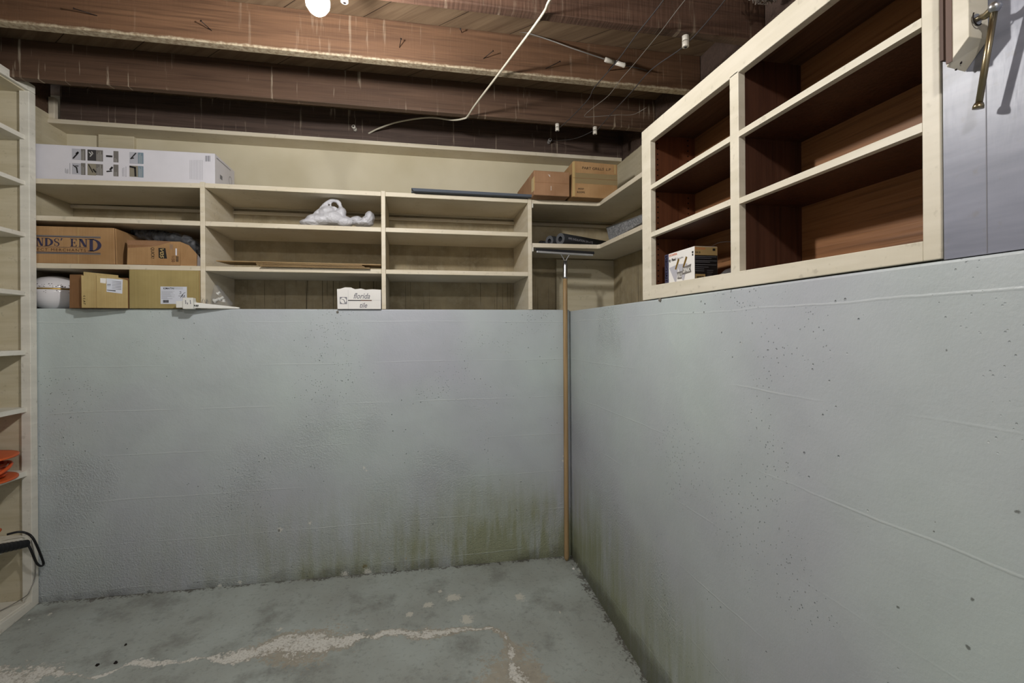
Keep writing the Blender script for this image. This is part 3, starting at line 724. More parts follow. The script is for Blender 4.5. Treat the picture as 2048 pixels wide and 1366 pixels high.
for x0_, ys_ in ((164, (303, 321)), (167, (301, 321)), (164, (332, 349)), (167, (334, 349)), (194.5, (308, 322)), (197.5, (305, 322)), (200.5, (303, 322)), (203.5, (309, 322)), (194.5, (336, 350)), (197.5, (334, 350)), (200.5, (330, 350)), (203.5, (337, 350)), (230, (316, 324)), (233, (318, 325)), (230, (344, 352)), (233, (344, 352)), (278.5, (309, 327)), (281, (307, 327)), (283.5, (312, 327)), (278.5, (336, 354)), (281, (338, 354)), (283.5, (334, 354))):
    wl((x0_, ys_[0]), (x0_, ys_[1]), .42)
m.build('printed_text', 'picture_line', wb)
m = MB()
for x0_, a_, b_2 in ((131, 337, 346), (133.5, 339, 347), (136, 338, 347), (140, 326, 348), (245, 336, 353), (248, 335, 353), (252, 333, 354)): wl((x0_, a_), (x0_, b_2), .55)
for k in range(9): wl((380 + k*3.1, 320), (380 + k*3.1, 358 + k*.3), .35)
for k in range(5): wl((411 + k*2.2, 311.5), (411 + k*2.2, 323), 1.3 if k % 2 else .9)
m.build('printed_text', 'ink_grey', wb)
# printing on the right end
m = MB(); Xe = bxx + .0006
def eq(y0_, y1_, z0_, z1_): m.add([(Xe, y0_, z0_), (Xe, y1_, z0_), (Xe, y1_, z1_), (Xe, y0_, z1_)], [(0,1,2,3)])
eq(2.56, 2.59, 1.945, 1.965); eq(2.52, 2.70, 2.028, 2.032)
for k in range(14):
    a = 2*PI*k/14; cy_, cz_ = 2.695, 1.975
    r1 = .022; p0 = (cy_ + r1*math.cos(a), cz_ + r1*math.sin(a)); a2 = a + 2*PI/14; p1 = (cy_ + r1*math.cos(a2), cz_ + r1*math.sin(a2))
    r2 = .019; p2 = (cy_ + r2*math.cos(a2), cz_ + r2*math.sin(a2)); p3 = (cy_ + r2*math.cos(a), cz_ + r2*math.sin(a))
    m.add([(Xe, *p0), (Xe, *p1), (Xe, *p2), (Xe, *p3)], [(0,1,2,3)])
m.build('printed_mark', 'ink_grey', wb)

# serif capitals for the shipping carton
def serif(word, widths_, x, z, h, Y, th=.0004, hs_=None):
    """slab of hand-built roman capitals; returns mesh"""
    mb = MB()
    def quad(pts): mb.add([(a, Y - th, b) for a, b in pts], [tuple(range(len(pts)))])
    for ch, w in zip(word, widths_):
        hh = h
        if ch == '|': hh = h; 
        T = .25*w; t_ = .095*w; e = .07*h
        def R(x0_, z0_, x1_, z1_): quad([(x + x0_, z + z0_), (x + x1_, z + z0_), (x + x1_, z + z1_), (x + x0_, z + z1_)])
        def ring(cx_, cz_, rx, rz, wd, wv, a0, a1, n=14):
            for k in range(n):
                A0 = a0 + (a1-a0)*k/n; A1 = a0 + (a1-a0)*(k+1)/n
                f = lambda A_, o_: (x + cx_ + (rx - o_*wd)*math.cos(A_), z + cz_ + (rz - o_*wv)*math.sin(A_))
                quad([f(A0, 0), f(A1, 0), f(A1, 1), f(A0, 1)])
        if ch == 'N':
            R(.14*w, 0, .14*w + t_, hh); R(.80*w, 0, .80*w + t_, hh)
            quad([(x + .10*w, z + hh), (x + .10*w + T*1.25, z + hh), (x + .80*w + t_, z), (x + .80*w + t_ - T*1.1, z)])
            R(.02*w, 0, .34*w, e*.8); R(.0, hh - e*.8, .30*w, hh); R(.68*w, hh - e*.8, w, hh)
        elif ch in 'Dd':
            R(.12*w, 0, .12*w + T, hh); ring(.12*w + T*.6, hh/2, .80*w - T*.6 + .08*w, hh/2, T*1.15, e*.9, -PI/2, PI/2, 18)
            R(.0, 0, .45*w, e*.8); R(.0, hh - e*.8, .45*w, hh)
        elif ch == 'E':
            R(.12*w, 0, .12*w + T, hh); R(.0, 0, .86*w, e*.9); R(.0, hh - e*.9, .86*w, hh); R(.2*w, hh*.5 - e*.4, .66*w, hh*.5 + e*.4)
            R(.86*w - t_, 0, .86*w, hh*.24); R(.86*w - t_, hh*.76, .86*w, hh); R(.66*w - t_, hh*.36, .66*w, hh*.64)
        elif ch == 'L':
            R(.12*w, 0, .12*w + T, hh); R(.0, 0, .88*w, e*.9); R(.0, hh - e*.8, .44*w, hh); R(.88*w - t_, 0, .88*w, hh*.26)
        elif ch == 'A':
            quad([(x + .5*w - T*.3, z + hh), (x + .5*w + T*.6, z + hh), (x + .92*w, z), (x + .92*w - T*1.2, z)])
            quad([(x + .5*w - t_*.5, z + hh), (x + .5*w + t_*.5, z + hh), (x + .12*w + t_, z), (x + .12*w, z)])
            R(.26*w, hh*.32, .72*w, hh*.32 + e*.8); R(.0, 0, .3*w, e*.8); R(.62*w, 0, w, e*.8)
        elif ch == 'S':
            pts = []
            for k in range(25):
                tt_ = k/24
                if tt_ < .5: a = PI*.12 + tt_*2*PI*1.28; pts.append((.48*w + .34*w*math.cos(a), hh*.745 + hh*.225*math.sin(a)))
                else: a = PI*.42 - (tt_-.5)*2*PI*1.30; pts.append((.50*w + .36*w*math.cos(a), hh*.265 + hh*.235*math.sin(a)))
            for k in range(24):
                (xa, za), (xb, zb_) = pts[k], pts[k+1]; mid = math.sin(PI*k/23); hw_ = (.03 + .10*mid**1.5)*w
                dx, dz = xb - xa, zb_ - za; L_ = math.hypot(dx, dz) or 1; nx_, nz_ = -dz/L_*hw_, dx/L_*hw_*.8
                quad([(x+xa-nx_, z+za-nz_), (x+xb-nx_, z+zb_-nz_), (x+xb+nx_, z+zb_+nz_), (x+xa+nx_, z+za+nz_)])
            R(.76*w, hh*.68, .76*w + t_, hh*.96); R(.10*w, hh*.04, .10*w + t_, hh*.34)
        elif ch == "'":
            quad([(x + .2*w, z + hh*1.02), (x + .8*w, z + hh*1.02), (x + .25*w, z + hh*.68), (x + .12*w, z + hh*.70)])
        x += w*1.03
    return mb

le = thing('shipping_carton', 'brown carton printed with a large navy serif name, middle shelf at far left', 'box', (-1.45, 2.6, 1.514))
YE = 2.49; xr = -1.313
MB().hexa([(-1.69, YE, 1.5145), (xr + .001, YE, 1.5145), (xr - .012, 2.77, 1.5145), (-1.69, 2.77, 1.5145)],
          [(-1.69, YE, 1.677), (xr - .002, YE, 1.679), (xr - .014, 2.77, 1.672), (-1.69, 2.77, 1.672)]).build('carton_body', 'cardboard', le, bevel=.003)
MB().hexa([(xr + .004, YE + .002, 1.5145), (xr + .0075, YE + .004, 1.5145), (xr + .022, 2.74, 1.5146), (xr - .01, 2.74, 1.5146)],
          [(xr + .000, YE + .002, 1.677), (xr + .003, YE + .004, 1.677), (xr + .016, 2.74, 1.668), (xr - .012, 2.74, 1.668)]).build('end_flap', 'cardboard', le, bevel=.001)
x_e = pz(141, 560, YE)[0]
z_b = pz(150, 493.5, YE)[1]; z_t = pz(150, 477.5, YE)[1]
px2x = lambda px, py=485: pz(px, py, YE)[0]
h_ = z_t - z_b
ls = [("L", 54, 22), ]
m = MB()
spec = [('L', 41, 15), ('A', 54, 16), ('N', 72, 15.5), ('D', 88.5, 18), ('S', 108, 11.5), ("'", 121, 6), ('E', 140.5, 15), ('N', 156.5, 19)]
for ch, px, wpx in spec:
    if ch == 'E': lab(m.build('printed_name', 'ink_navy', le), "large navy letters reading LANDS'"); m = MB()
    xa = px2x(px); w_ = px2x(px + wpx) - xa
    q_ = serif(ch, [w_], xa, z_b, h_, YE - .0004); m.add(q_.v, q_.f)
xa = px2x(176); w_ = px2x(203) - xa; zd = pz(190, 503, YE)[1]
q_ = serif('D', [w_], xa, zd, z_t - zd + .001, YE - .0004); m.add(q_.v, q_.f)
lab(m.build('printed_name', 'ink_navy', le), "large navy letters reading END")
m = MB(); fq(m, (px2x(40), pz(140, 471.5, YE)[1]), (px2x(201.5), pz(140, 474, YE)[1]), YE - .0004)
fq(m, (px2x(40), pz(140, 506, YE)[1]), (px2x(201), pz(140, 508.5, YE)[1]), YE - .0004)
m.build('printed_band', 'picture_grey', le)
m = MB(); fq(m, (px2x(40), pz(140, 474, YE)[1]), (px2x(201.5), pz(140, 475, YE)[1]), YE - .0004)
fq(m, (px2x(60), pz(140, 494.6, YE)[1]), (px2x(175), pz(140, 495.2, YE)[1]), YE - .0004)
fq(m, (px2x(60), pz(140, 504.6, YE)[1]), (px2x(201), pz(140, 505.6, YE)[1]), YE - .0004)
m.build('printed_line', 'ink_navy', le)
text_mb('DIRECT MERCHANTS', (px2x(54), YE - .0005, pz(140, 503, YE)[1]), XD, ZD, px2x(172) - px2x(54), pz(140, 497.5, YE)[1] - pz(140, 503, YE)[1], space=1.25).build('printed_text', 'ink_brown', le)
m = MB(); fq(m, (px2x(156), 1.5155), (px2x(157), 1.677), YE - .0003); m.build('crease', 'tape', le)

# torn cardboard case lying beside it
YV = 2.49
vo = thing('hair_product_case', 'torn brown case with sideways black print, open flap up, right of the shipping carton', 'box', (-1.15, 2.58, 1.514))
P1 = lambda px, py: Vector((*pz(px, py, YV),))
def fp(px, py, Y=YV): v = onY(px, py, Y); return (v.x, v.y, max(v.z, 1.5146))
front = [fp(254, 529), fp(360, 530.5), fp(360.5, 483.5), fp(344, 483), fp(315, 492), fp(292, 494.5), fp(255, 496)]
MB().extr(front, (0, .003, 0)).build('front_panel', 'cardboard', vo)
MB().extr([fp(255, 496, YV + .003), fp(292, 494.5, YV + .003), fp(315, 492, YV + .003), fp(344, 483, YV + .003), fp(310, 481, 2.535), fp(254, 480, 2.535)], (0, .0, -.003)).build('torn_flap', 'cardboard_red', vo)
MB().box(fp(255, 500)[0], fp(359, 500)[0], YV + .006, 2.74, 1.5147, 1.606).build('carton_body', 'cardboard_brown', vo, bevel=.003)
xe = fp(360.6, 500)[0]
MB().extr([(xe, YV, 1.5147), (xe + .045, YV + .06, 1.5147), (xe + .048, YV + .062, 1.575), (xe + .022, YV + .035, 1.615), (xe, YV, fp(360.5, 483.5)[2])], (-.003, .004, 0)).build('end_flap', 'cardboard', vo)
MB().extr([(xe + .0455, YV + .0601, 1.5147), (xe + .058, YV + .062, 1.5147), (xe + .060, YV + .064, 1.555), (xe + .048, YV + .0601, 1.578)], (0, .003, 0)).build('tape_end', 'white_card', vo)
vx = lambda px: pz(px, 505, YV)[0]
# sideways lettering: reads downwards
DN = Vector((0, 0, -1)); RT = Vector((1, 0, 0))
m = MB(); z1_ = pz(320, 496, YV)[1]; z0_ = pz(320, 517, YV)[1]
m.add([(vx(317), YV - .0004, z1_), (vx(317.5), YV - .0004, z0_ + .004), (vx(321), YV - .0004, z0_), (vx(334), YV - .0004, z0_), (vx(331), YV - .0004, z1_)], [(0,1,2,3,4)])
m.build('printed_block', 'ink_black', vo)
def down(body, px, pytop, pybot, pxw, mat, shear=0, bold=0):
    zt_ = pz(px, pytop, YV)[1]; zb_ = pz(px, pybot, YV)[1]
    return text_mb(body, (vx(px), YV - .0009, zt_), DN, RT, zt_ - zb_, vx(px + pxw) - vx(px), shear, bold).build('printed_text', mat, vo)
down('V05', 320, 497, 516.5, 8, 'cardboard_yellow', .25, .02)
down('QUICK!', 301, 495, 517, 8, 'ink_black', .1, .0)
down('12/15', 340, 489, 499, 6, 'ink_grey'); down('1150', 343, 512, 524, 7, 'ink_brown'); 
m = MB()
for k in range(5): fq(m, (vx(352), pz(355, 513 + k*2.3, YV)[1]), (vx(357), pz(355, 514.2 + k*2.3, YV)[1]), YV - .0005)
m.build('printed_barcode', 'ink_black', vo)
m = MB(); fq(m, (vx(351), pz(355, 497, YV)[1]), (vx(354), pz(355, 511, YV)[1]), YV - .0005); m.build('tape_strip', 'white_card', vo)

# ribbed black hose wrapped in clear plastic
hz = thing('vacuum_hose', 'black ribbed hose in crinkled clear plastic, lying over the torn brown case', 'hose', (-1.15, 2.64, 1.61))
hp = [onY(268, 463, 2.66), onY(288, 464, 2.65), onY(320, 472, 2.63), onY(360, 480, 2.61), onY(388, 492, 2.60), onY(402, 508, 2.60)]
hp[-1].x = min(hp[-1].x, -1.00); 
hp = spline(hp, 16)
rad = [.022 + (.0035 if (i//2) % 2 else 0) for i in range(len(hp))]
rad = [r if i < len(hp)*.55 else .018 for i, r in enumerate(rad)]
hp = [Vector((min(v.x, -1.01), v.y, v.z)) for v in hp]
MB().tube(hp, rad, 16).build('hose_body', 'black_plastic', hz, smooth=True)
fb = MB()
fpz = hp[10:]
o_ = MB().tube([p + Vector((0, -.006, -.004 + .004*math.sin(i))) for i, p in enumerate(fpz)], [.028 + .005*math.sin(i*1.7) + .004*math.sin(i*.6) for i in range(len(fpz))], 18)
o_.v = [Vector((min(v.x, -.972), v.y, min(max(v.z, 1.60 if v.x < -1.045 else 1.53), 1.697))) + Vector((0, noise.noise(v*55)*.004, noise.noise(v*48)*.006)) for v in o_.v]
lab(o_.build('plastic_wrap', 'clear_film', hz, smooth=True), 'crinkled clear plastic wrap')

# ochre carton with white label on the ledge
YK = 2.47
km = thing('ochre_carton', 'large plain ochre carton with a white shipping label, standing on the concrete ledge', 'box', (-1.1, 2.6, WT))
MB().box(pz(258, 560, YK)[0], -.9655, YK, 2.78, WT + .0005, 1.4905).build('carton_body', 'cardboard_ochre', km, bevel=.002)
kq = lambda px, py: pz(px, py, YK)
m = MB(); fq(m, kq(321, 573), kq(374, 608), YK, .0005); m.build('label', 'label_white', km)
text_mb('KIMATIN', (kq(323, 0)[0], YK - .0007, kq(323, 578.5)[1]), XD, ZD, kq(344, 578)[0] - kq(323, 578)[0], kq(0, 574.6)[1] - kq(0, 578.5)[1], 0, .02).build('printed_text', 'ink_black', km)
m = MB()
for k in range(9):
    L_ = (26, 22, 24, 18, 27, 20, 26, 12, 22)[k]
    fq(m, kq(323, 582 + k*1.9), kq(323 + L_, 582.6 + k*1.9), YK - .0006)
for k in range(3): fq(m, kq(346, 574.5 + k*1.8), kq(366, 575 + k*1.8), YK - .0006)
m.build('printed_lines', 'ink_grey', km)
m = MB()
for k in range(10): fq(m, kq(326 + k*1.2, 600), kq(326.6 + k*1.2 + (.4 if k % 3 else 0), 605.5), YK - .0006)
def scrib(m, pts, w=.0008, Y=YK - .0008):
    for a, b in zip(pts, pts[1:]):
        d_ = Vector((b[0]-a[0], 0, b[1]-a[1])); 
        if d_.length < 1e-6: continue
        n_ = Vector((-d_.z, 0, d_.x)).normalized()*w
        m.add([(a[0]-n_.x, Y, a[1]-n_.z), (b[0]-n_.x, Y, b[1]-n_.z), (b[0]+n_.x, Y, b[1]+n_.z), (a[0]+n_.x, Y, a[1]+n_.z)], [(0,1,2,3)])
scrib(m, [kq(*p) for p in [(359,584),(362,583),(362,587),(359,588)]]); scrib(m, [kq(*p) for p in [(365,588),(364,592),(368,586),(371,585)]])
scrib(m, [kq(*p) for p in [(357,592),(364,592),(361,596),(365,589),(366,597),(369,590),(369,596),(371,595)]])
m.build('barcode_and_writing', 'ink_black', km)
m = MB(); fq(m, (kq(395, 0)[0], WT + .001), (kq(396.2, 0)[0], 1.49), YK, .0003); m.build('crease', 'tape', km)

# open yellow-brown carton left of it
YO = 2.425
oc = thing('open_carton', 'opened yellow cardboard carton with a small label, its flaps jutting over the ledge', 'box', (-1.36, 2.5, WT))
oq = lambda px, py, Y=YO: onY(px, py, Y)
zf = WT + .0005
def vv(px, py, Y, z=None): v = onY(px, py, Y); return (v.x, Y, v.z if z is None else z)
# inner brown side, yellow flap and front
MB().extr([vv(139, 617, 2.452, zf), vv(165, 617, 2.432, zf), vv(165, 549, 2.432), vv(139.5, 549, 2.452)], (0, .003, 0)).build('side_flap', 'cardboard_brown', oc)
MB().extr([vv(163.5, 616, 2.418, zf), vv(193.5, 616, 2.425, zf), vv(191.5, 551, 2.425), vv(167, 551, 2.42), vv(162.5, 550.5, 2.418)], (0, .003, 0)).build('front_flap', 'cardboard_yellow', oc)
MB().extr([vv(167, 543.5, 2.430), vv(236, 550.5, 2.445), vv(236, 560, 2.445), vv(167, 552, 2.430)], (0, .003, 0)).build('rear_flap', 'cardboard_yellow', oc)
MB().extr([vv(194, 616, 2.425, zf), vv(255.5, 616, 2.452, zf), vv(255, 561, 2.452), vv(237, 555, 2.444), vv(213, 553, 2.433), vv(192, 551, 2.425)], (0, .003, 0)).build('front_panel', 'cardboard_yellow', oc)
MB().box(-1.452, -1.250, 2.462, 2.76, zf, 1.452).build('carton_body', 'cardboard_brown', oc, bevel=.002)
def slant(px0, py0, px1, py1):
    f = lambda px: 2.425 + (2.452 - 2.425)*(px - 194)/61.5
    return [vv(px0, py0, f(px0) - .0008), vv(px1, py0 + (px1-px0)*.08, f(px1) - .0008), vv(px1 - 1, py1 + (px1-px0)*.12, f(px1) - .0008), vv(px0, py1, f(px0) - .0008)]
MB().add(slant(213, 556.5, 245.5, 583.5), [(0,1,2,3)]).build('label', 'label_white', oc)
MB().add(slant(200.5, 556, 212.5, 565.5), [(0,1,2,3)]).build('label', 'white_card_warm', oc)
m = MB()
for k in range(6): 
    p = slant(224, 562 + k*3, 243, 562.5 + k*3); m.add([Vector(v) - Vector((0,.0006,0)) for v in p], [(0,1,2,3)])
m.build('printed_lines', 'ink_grey', oc)
m = MB()
for k in range(5):
    p = slant(215 + k*1.4, 568, 215.8 + k*1.4, 573); m.add([Vector(v) - Vector((0,.0006,0)) for v in p], [(0,1,2,3)])
p = slant(214, 579.5, 232, 580.5); m.add([Vector(v) - Vector((0,.0006,0)) for v in p], [(0,1,2,3)])
for a, b in (((166.5,593),(169,591.5)), ((169,591.5),(171,593)), ((166.5,598),(169,596.5)), ((169,596.5),(171,598)), ((166.5,601),(171,603)), ((171,603),(167,604)), ((167,607),(171,607)), ((171,607),(171,609))):
    scrib(m, [pz(*a, 2.418), pz(*b, 2.418)], .0007, 2.4172)
m.build('printed_marks', 'ink_black', oc)
m = MB(); scrib(m, [pz(193, 552, 2.424), pz(193.5, 616, 2.424)], .0006, 2.4235); scrib(m, [pz(190, 552, 2.424), pz(190.5, 616, 2.424)], .0009, 2.4235); m.build('crease', 'tape', oc)

# porcelain tureen
bw = thing('ceramic_bowl', 'white ceramic tureen with floral band and gold line, behind the tall shelf frame', 'bowl', (-1.628, 2.615, WT))
bc = Vector((-1.608, 2.60, WT + .0005)); 
prof = [(.045,0),(.050,.004),(.080,.018),(.093,.045),(.098,.075),(.098,.088)]
lid = [(.0985,.090),(.094,.105),(.080,.128),(.055,.143),(.030,.150),(.012,.153),(.001,.154)]
MB().lathe(prof, bc, 40).build('bowl_body', 'ceramic', bw, smooth=True)
MB().lathe(lid, bc, 40).build('lid', 'ceramic', bw, smooth=True)
MB().lathe([(.0986,.086),(.0996,.087),(.0996,.091),(.0986,.092)], bc, 40).build('gold_band', 'gold', bw, smooth=True)
fm_ = MB()
def rr_at(z):
    P_ = prof + lid
    for (r0, h0), (r1, h1) in zip(P_, P_[1:]):
        if h0 <= z <= h1 + 1e-9: return r0 + (r1-r0)*(z-h0)/(h1-h0 + 1e-9)
    return .09
for k in range(46):
    a = 2*PI*k/46 + R_.uniform(-.05,.05)
    for (z0q, dz) in ((.104, .008), (.074, .008)):
        if z0q < .1 and k % 3: continue
        for j in range(3):
            zc = z0q + R_.uniform(-dz, dz); aa = a + R_.uniform(-.05, .05); r = rr_at(zc) + .0008
            c_ = bc + Vector((r*math.cos(aa), r*math.sin(aa), zc)); t1 = Vector((-math.sin(aa), math.cos(aa), 0)); t2 = Vector((0,0,1)); s_ = R_.uniform(.0012, .003)
            fm_.add([c_ - t1*s_, c_ - t2*s_*.8, c_ + t1*s_, c_ + t2*s_*.8], [(0,1,2,3)])
fm_.build('floral_pattern', 'floral', bw)

# tile box
YT = 2.470
tl = thing('tile_box', 'small white box lettered with blue-grey italics, its top edge torn, on the ledge', 'box', (-.26, 2.52, WT))
tq = lambda px, py: pz(px, py, YT)
edge = [(674,578),(681,577.5),(690,574.5),(702,575),(710,578.5),(722,577),(731,579.5),(745,578.5),(762,579.5)]
poly = [vv(762, 620, YT, zf), vv(675, 620, YT, zf)] + [vv(a, b, YT) for a, b in edge]
MB().extr(poly, (0, .003, 0)).build('front_panel', 'white_card_warm', tl)
MB().box(tq(675, 600)[0], tq(761.5, 600)[0], YT + .0035, YT + .11, zf, 1.405).build('carton_body', 'white_card', tl, bevel=.002)
text_mb('florida', (tq(703, 0)[0], YT - .0005, tq(703, 597.5)[1]), XD, ZD, tq(736, 0)[0] - tq(703, 0)[0], tq(0, 584.5)[1] - tq(0, 597.5)[1], .35, .012).build('printed_text', 'ink_grey', tl)
text_mb('tile', (tq(715.5, 0)[0], YT - .0005, tq(715, 615.5)[1]), XD, ZD, tq(730.5, 0)[0] - tq(715.5, 0)[0], tq(0, 604)[1] - tq(0, 615.5)[1], .35, .012).build('printed_text', 'ink_grey', tl)
m = MB(); fq(m, tq(696, 600), tq(722, 602), YT); m.build('printed_bar', 'ink_black', tl)
m = MB(); fq(m, tq(722, 600), tq(743.5, 602), YT); m.build('printed_bar', 'ink_brown', tl)
m = MB(); fq(m, tq(743.5, 600.6), tq(764, 601), YT); fq(m, tq(696, 580), tq(696.5, 620), YT); m.build('crease', 'ink_grey', tl)
m = MB(); fq(m, tq(679.5, 594), tq(694, 608), YT); m.build('printed_emblem', 'ink_grey', tl)
em = MB(); c_ = tq(686.7, 601); 
em.add([(c_[0] + .0145*math.cos(2*PI*k/20), YT - .0008, c_[1] + .0145*math.sin(2*PI*k/20)) for k in range(20)], [tuple(range(20))]); em.build('emblem_disc', 'white_card_warm', tl)
em = MB(); scrib(em, [tq(683,598.5), tq(687,599)], .0014, YT - .0012); scrib(em, [tq(687,599), tq(689,602), tq(690,606)], .0018, YT - .0012); em.build('emblem_mark', 'ink_grey', tl)

# thin boards stacked on the middle bay
tbs = [((432,517),(762.5,527.5), 2.50, 2.62, .0045, 'thin tan board topmost of the flat stack, reaching farthest left', 1.5365),
       ((512,530),(724,535), 2.475, 2.60, .0035, 'thin tan board second from the top of the flat stack', 1.5285),
       ((513,535),(729,539), 2.470, 2.62, .0035, 'thin tan board second from the bottom of the flat stack', 1.5212),
       ((520,537),(740,541), 2.462, 2.61, .0035, 'thin tan board lowest of the flat stack on the shelf', 1.5145)]
for i, (a, b, ya_, yb_, th, l, zb_) in enumerate(tbs):
    xa, xb = pz(a[0], a[1], ya_)[0], pz(b[0], b[1], ya_)[0]
    xa = max(xa, -.938); xb = min(xb, -.157)
    dz = .003 if i == 0 else 0
    o = MB().hexa([(xa, ya_, zb_ + dz), (xb, ya_, zb_), (xb, yb_, zb_), (xa + .02, yb_, zb_ + dz)], [(xa, ya_, zb_ + dz + th), (xb, ya_, zb_ + th), (xb, yb_, zb_ + th), (xa + .02, yb_, zb_ + dz + th)]).build('thin_board', 'thin_board')
    tag(o, l, 'board', 'thin boards on the middle shelf')

# grey foam angle lying over the shelf edge
ga = thing('foam_angle', 'long dark grey angle strip lying along the top shelf edge, left of the cartons', 'strip', (.3, 2.45, 1.9))
xa, xb = -.006, .612
MB().hexa([(xa + .012, 2.446, 1.8995), (xb, 2.448, 1.8995), (xb, 2.476, 1.8995), (xa + .012, 2.476, 1.8995)],
          [(xa, 2.440, 1.913), (xb, 2.442, 1.911), (xb, 2.482, 1.911), (xa, 2.482, 1.913)]).build('front_leg', 'foam_angle', ga, bevel=.001)
MB().hexa([(xa, 2.482, 1.9035), (xb, 2.482, 1.9035), (xb, 2.53, 1.9035), (xa, 2.53, 1.9035)],
          [(xa, 2.482, 1.911), (xb, 2.482, 1.911), (xb, 2.53, 1.909), (xa, 2.53, 1.909)]).build('rear_leg', 'foam_angle', ga)

# cartons on the corner shelf
YC_ = 2.40; zc0 = 1.8975
cA = thing('carton', 'lower plain brown carton on the corner shelf, left of the handwritten one', 'box', (.7, 2.55, zc0), 'cartons on the corner shelf')
MB().box(.606, .797, YC_, 2.80, zc0, 2.024).build('carton_body', 'cardboard_red', cA, bevel=.004)
MB().box(.609, .795, YC_ - .0006, YC_, 1.962, 1.964).build('seam', 'cardboard_brown', cA)
MB().box(.672, .722, YC_ - .0005, YC_, 1.90, 1.99).build('tape_strip', 'cardboard_red', cA)
MB().box(.6055, .61, YC_ + .0, YC_ + .05, 1.92, 1.99).build('tape_corner', 'tape', cA)
m = MB(); scrib(m, [pz(1096, 349, YC_), pz(1098, 351, YC_), pz(1100, 354, YC_), pz(1099, 349, YC_)], .0008, YC_ - .0012); scrib(m, [pz(1102, 372, YC_), pz(1102, 381, YC_)], .0009, YC_ - .0012); m.build('glue_mark', 'white_card_warm', cA)
cB = thing('carton', 'taller brown carton with handwriting in black marker on the corner shelf', 'box', (.94, 2.55, zc0), 'cartons on the corner shelf')
MB().hexa([(.809, YC_, zc0), (1.062, YC_, zc0), (1.062, 2.79, zc0), (.809, 2.79, zc0)], [(.818, YC_, 2.086), (1.062, YC_, 2.080), (1.062, 2.79, 2.07), (.818, 2.79, 2.07)]).build('carton_body', 'cardboard', cB, bevel=.004)
zs0, zs1 = pz(1180, 368, YC_)[1], pz(1180, 347, YC_)[1]
MB().box(.814, 1.061, YC_ - .0006, YC_, zs0, zs1).build('tape_band', 'tape_grey', cB)
MB().box(.816, 1.061, YC_ - .0012, YC_ - .0006, (zs0 + zs1)/2 - .001, (zs0 + zs1)/2 + .001).build('seam', 'cardboard_brown', cB)
MB().box(.812, .826, YC_ - .0008, YC_, zc0 + .004, 2.08).build('tape_edge', 'tape', cB)
MB().box(1.045, 1.051, YC_ - .0008, YC_, 2.03, 2.078).build('tape_edge', 'tape', cB)
a = onY(1164, 338.5, YC_); b = onY(1221, 341, YC_)
text_mb('PART GRILLS  L.P', (a.x, YC_ - .001, a.z), XD, ZD, b.x - a.x, .0135, .1, -.004).build('handwriting', 'ink_black', cB)
a = onY(1156, 379.5, YC_); text_mb('MOST', (a.x, YC_ - .001, a.z), XD, ZD, .033, .0095, .05).build('handwriting', 'ink_black', cB)
a = onY(1154, 386, YC_); text_mb('ROOMS', (a.x, YC_ - .001, a.z), XD, ZD, .042, .0095, .05).build('handwriting', 'ink_black', cB)

# foam pipe insulation tubes on the lower corner shelf
def foam(a, b, r, l, text=False):
    a = Vector(a); b = Vector(b); t = thing('foam_pipe', l, 'pipe insulation', a, 'foam pipe insulation on the lower corner shelf')
    n = 24; d_ = (b-a).normalized(); up = Vector((0,0,1)); s_ = d_.cross(up).normalized(); w_ = s_.cross(d_)
    mb = MB(); ri = r*.44
    ring = lambda c, q: [c + (s_*math.cos(2*PI*k/n) + w_*math.sin(2*PI*k/n))*q for k in range(n)]
    vs = ring(a, r) + ring(b, r) + ring(b, ri) + ring(a + d_*.004, ri)
    fs = []
    for k in range(n):
        k2 = (k+1) % n
        fs += [(k, k2, n+k2, n+k), (n+k, n+k2, 2*n+k2, 2*n+k), (2*n+k, 2*n+k2, 3*n+k2, 3*n+k)]
    mb.add(vs, fs).build('sleeve', 'foam_grey', t, smooth=True)
    e = MB(); vs = ring(a - d_*.0005, r*.99) + ring(a - d_*.0005, ri); e.add(vs, [(k, (k+1) % n, n + (k+1) % n, n + k) for k in range(n)]).build('cut_end', 'foam_cell', t)
    if text:
        # printed line along the side facing the camera
        n_ = (-s_*-1 if (s_.y > 0) else s_)
        side = -s_ if s_.y > 0 else s_
        o = a + side*(r + .0006) + d_*.03
        text_mb('PIPE INSULATION 3/4 x 1/2', o - Vector((0,0,.004)), d_, Vector((0,0,1)), .20, .012).build('printed_text', 'picture_pale', t)
zt = 1.6675
foam((.737, 2.577, zt + .031), (1.06, 2.755, zt + .031), .030, 'grey foam pipe sleeve, middle one of three round open ends')
foam((.784, 2.527, zt + .034), (1.13, 2.717, zt + .034), .0325, 'grey foam pipe sleeve with pale print along it, rightmost of three', True)
foam((.702, 2.632, zt + .022), (.99, 2.79, zt + .022), .021, 'thin grey foam pipe sleeve, leftmost and mostly hidden behind the others')

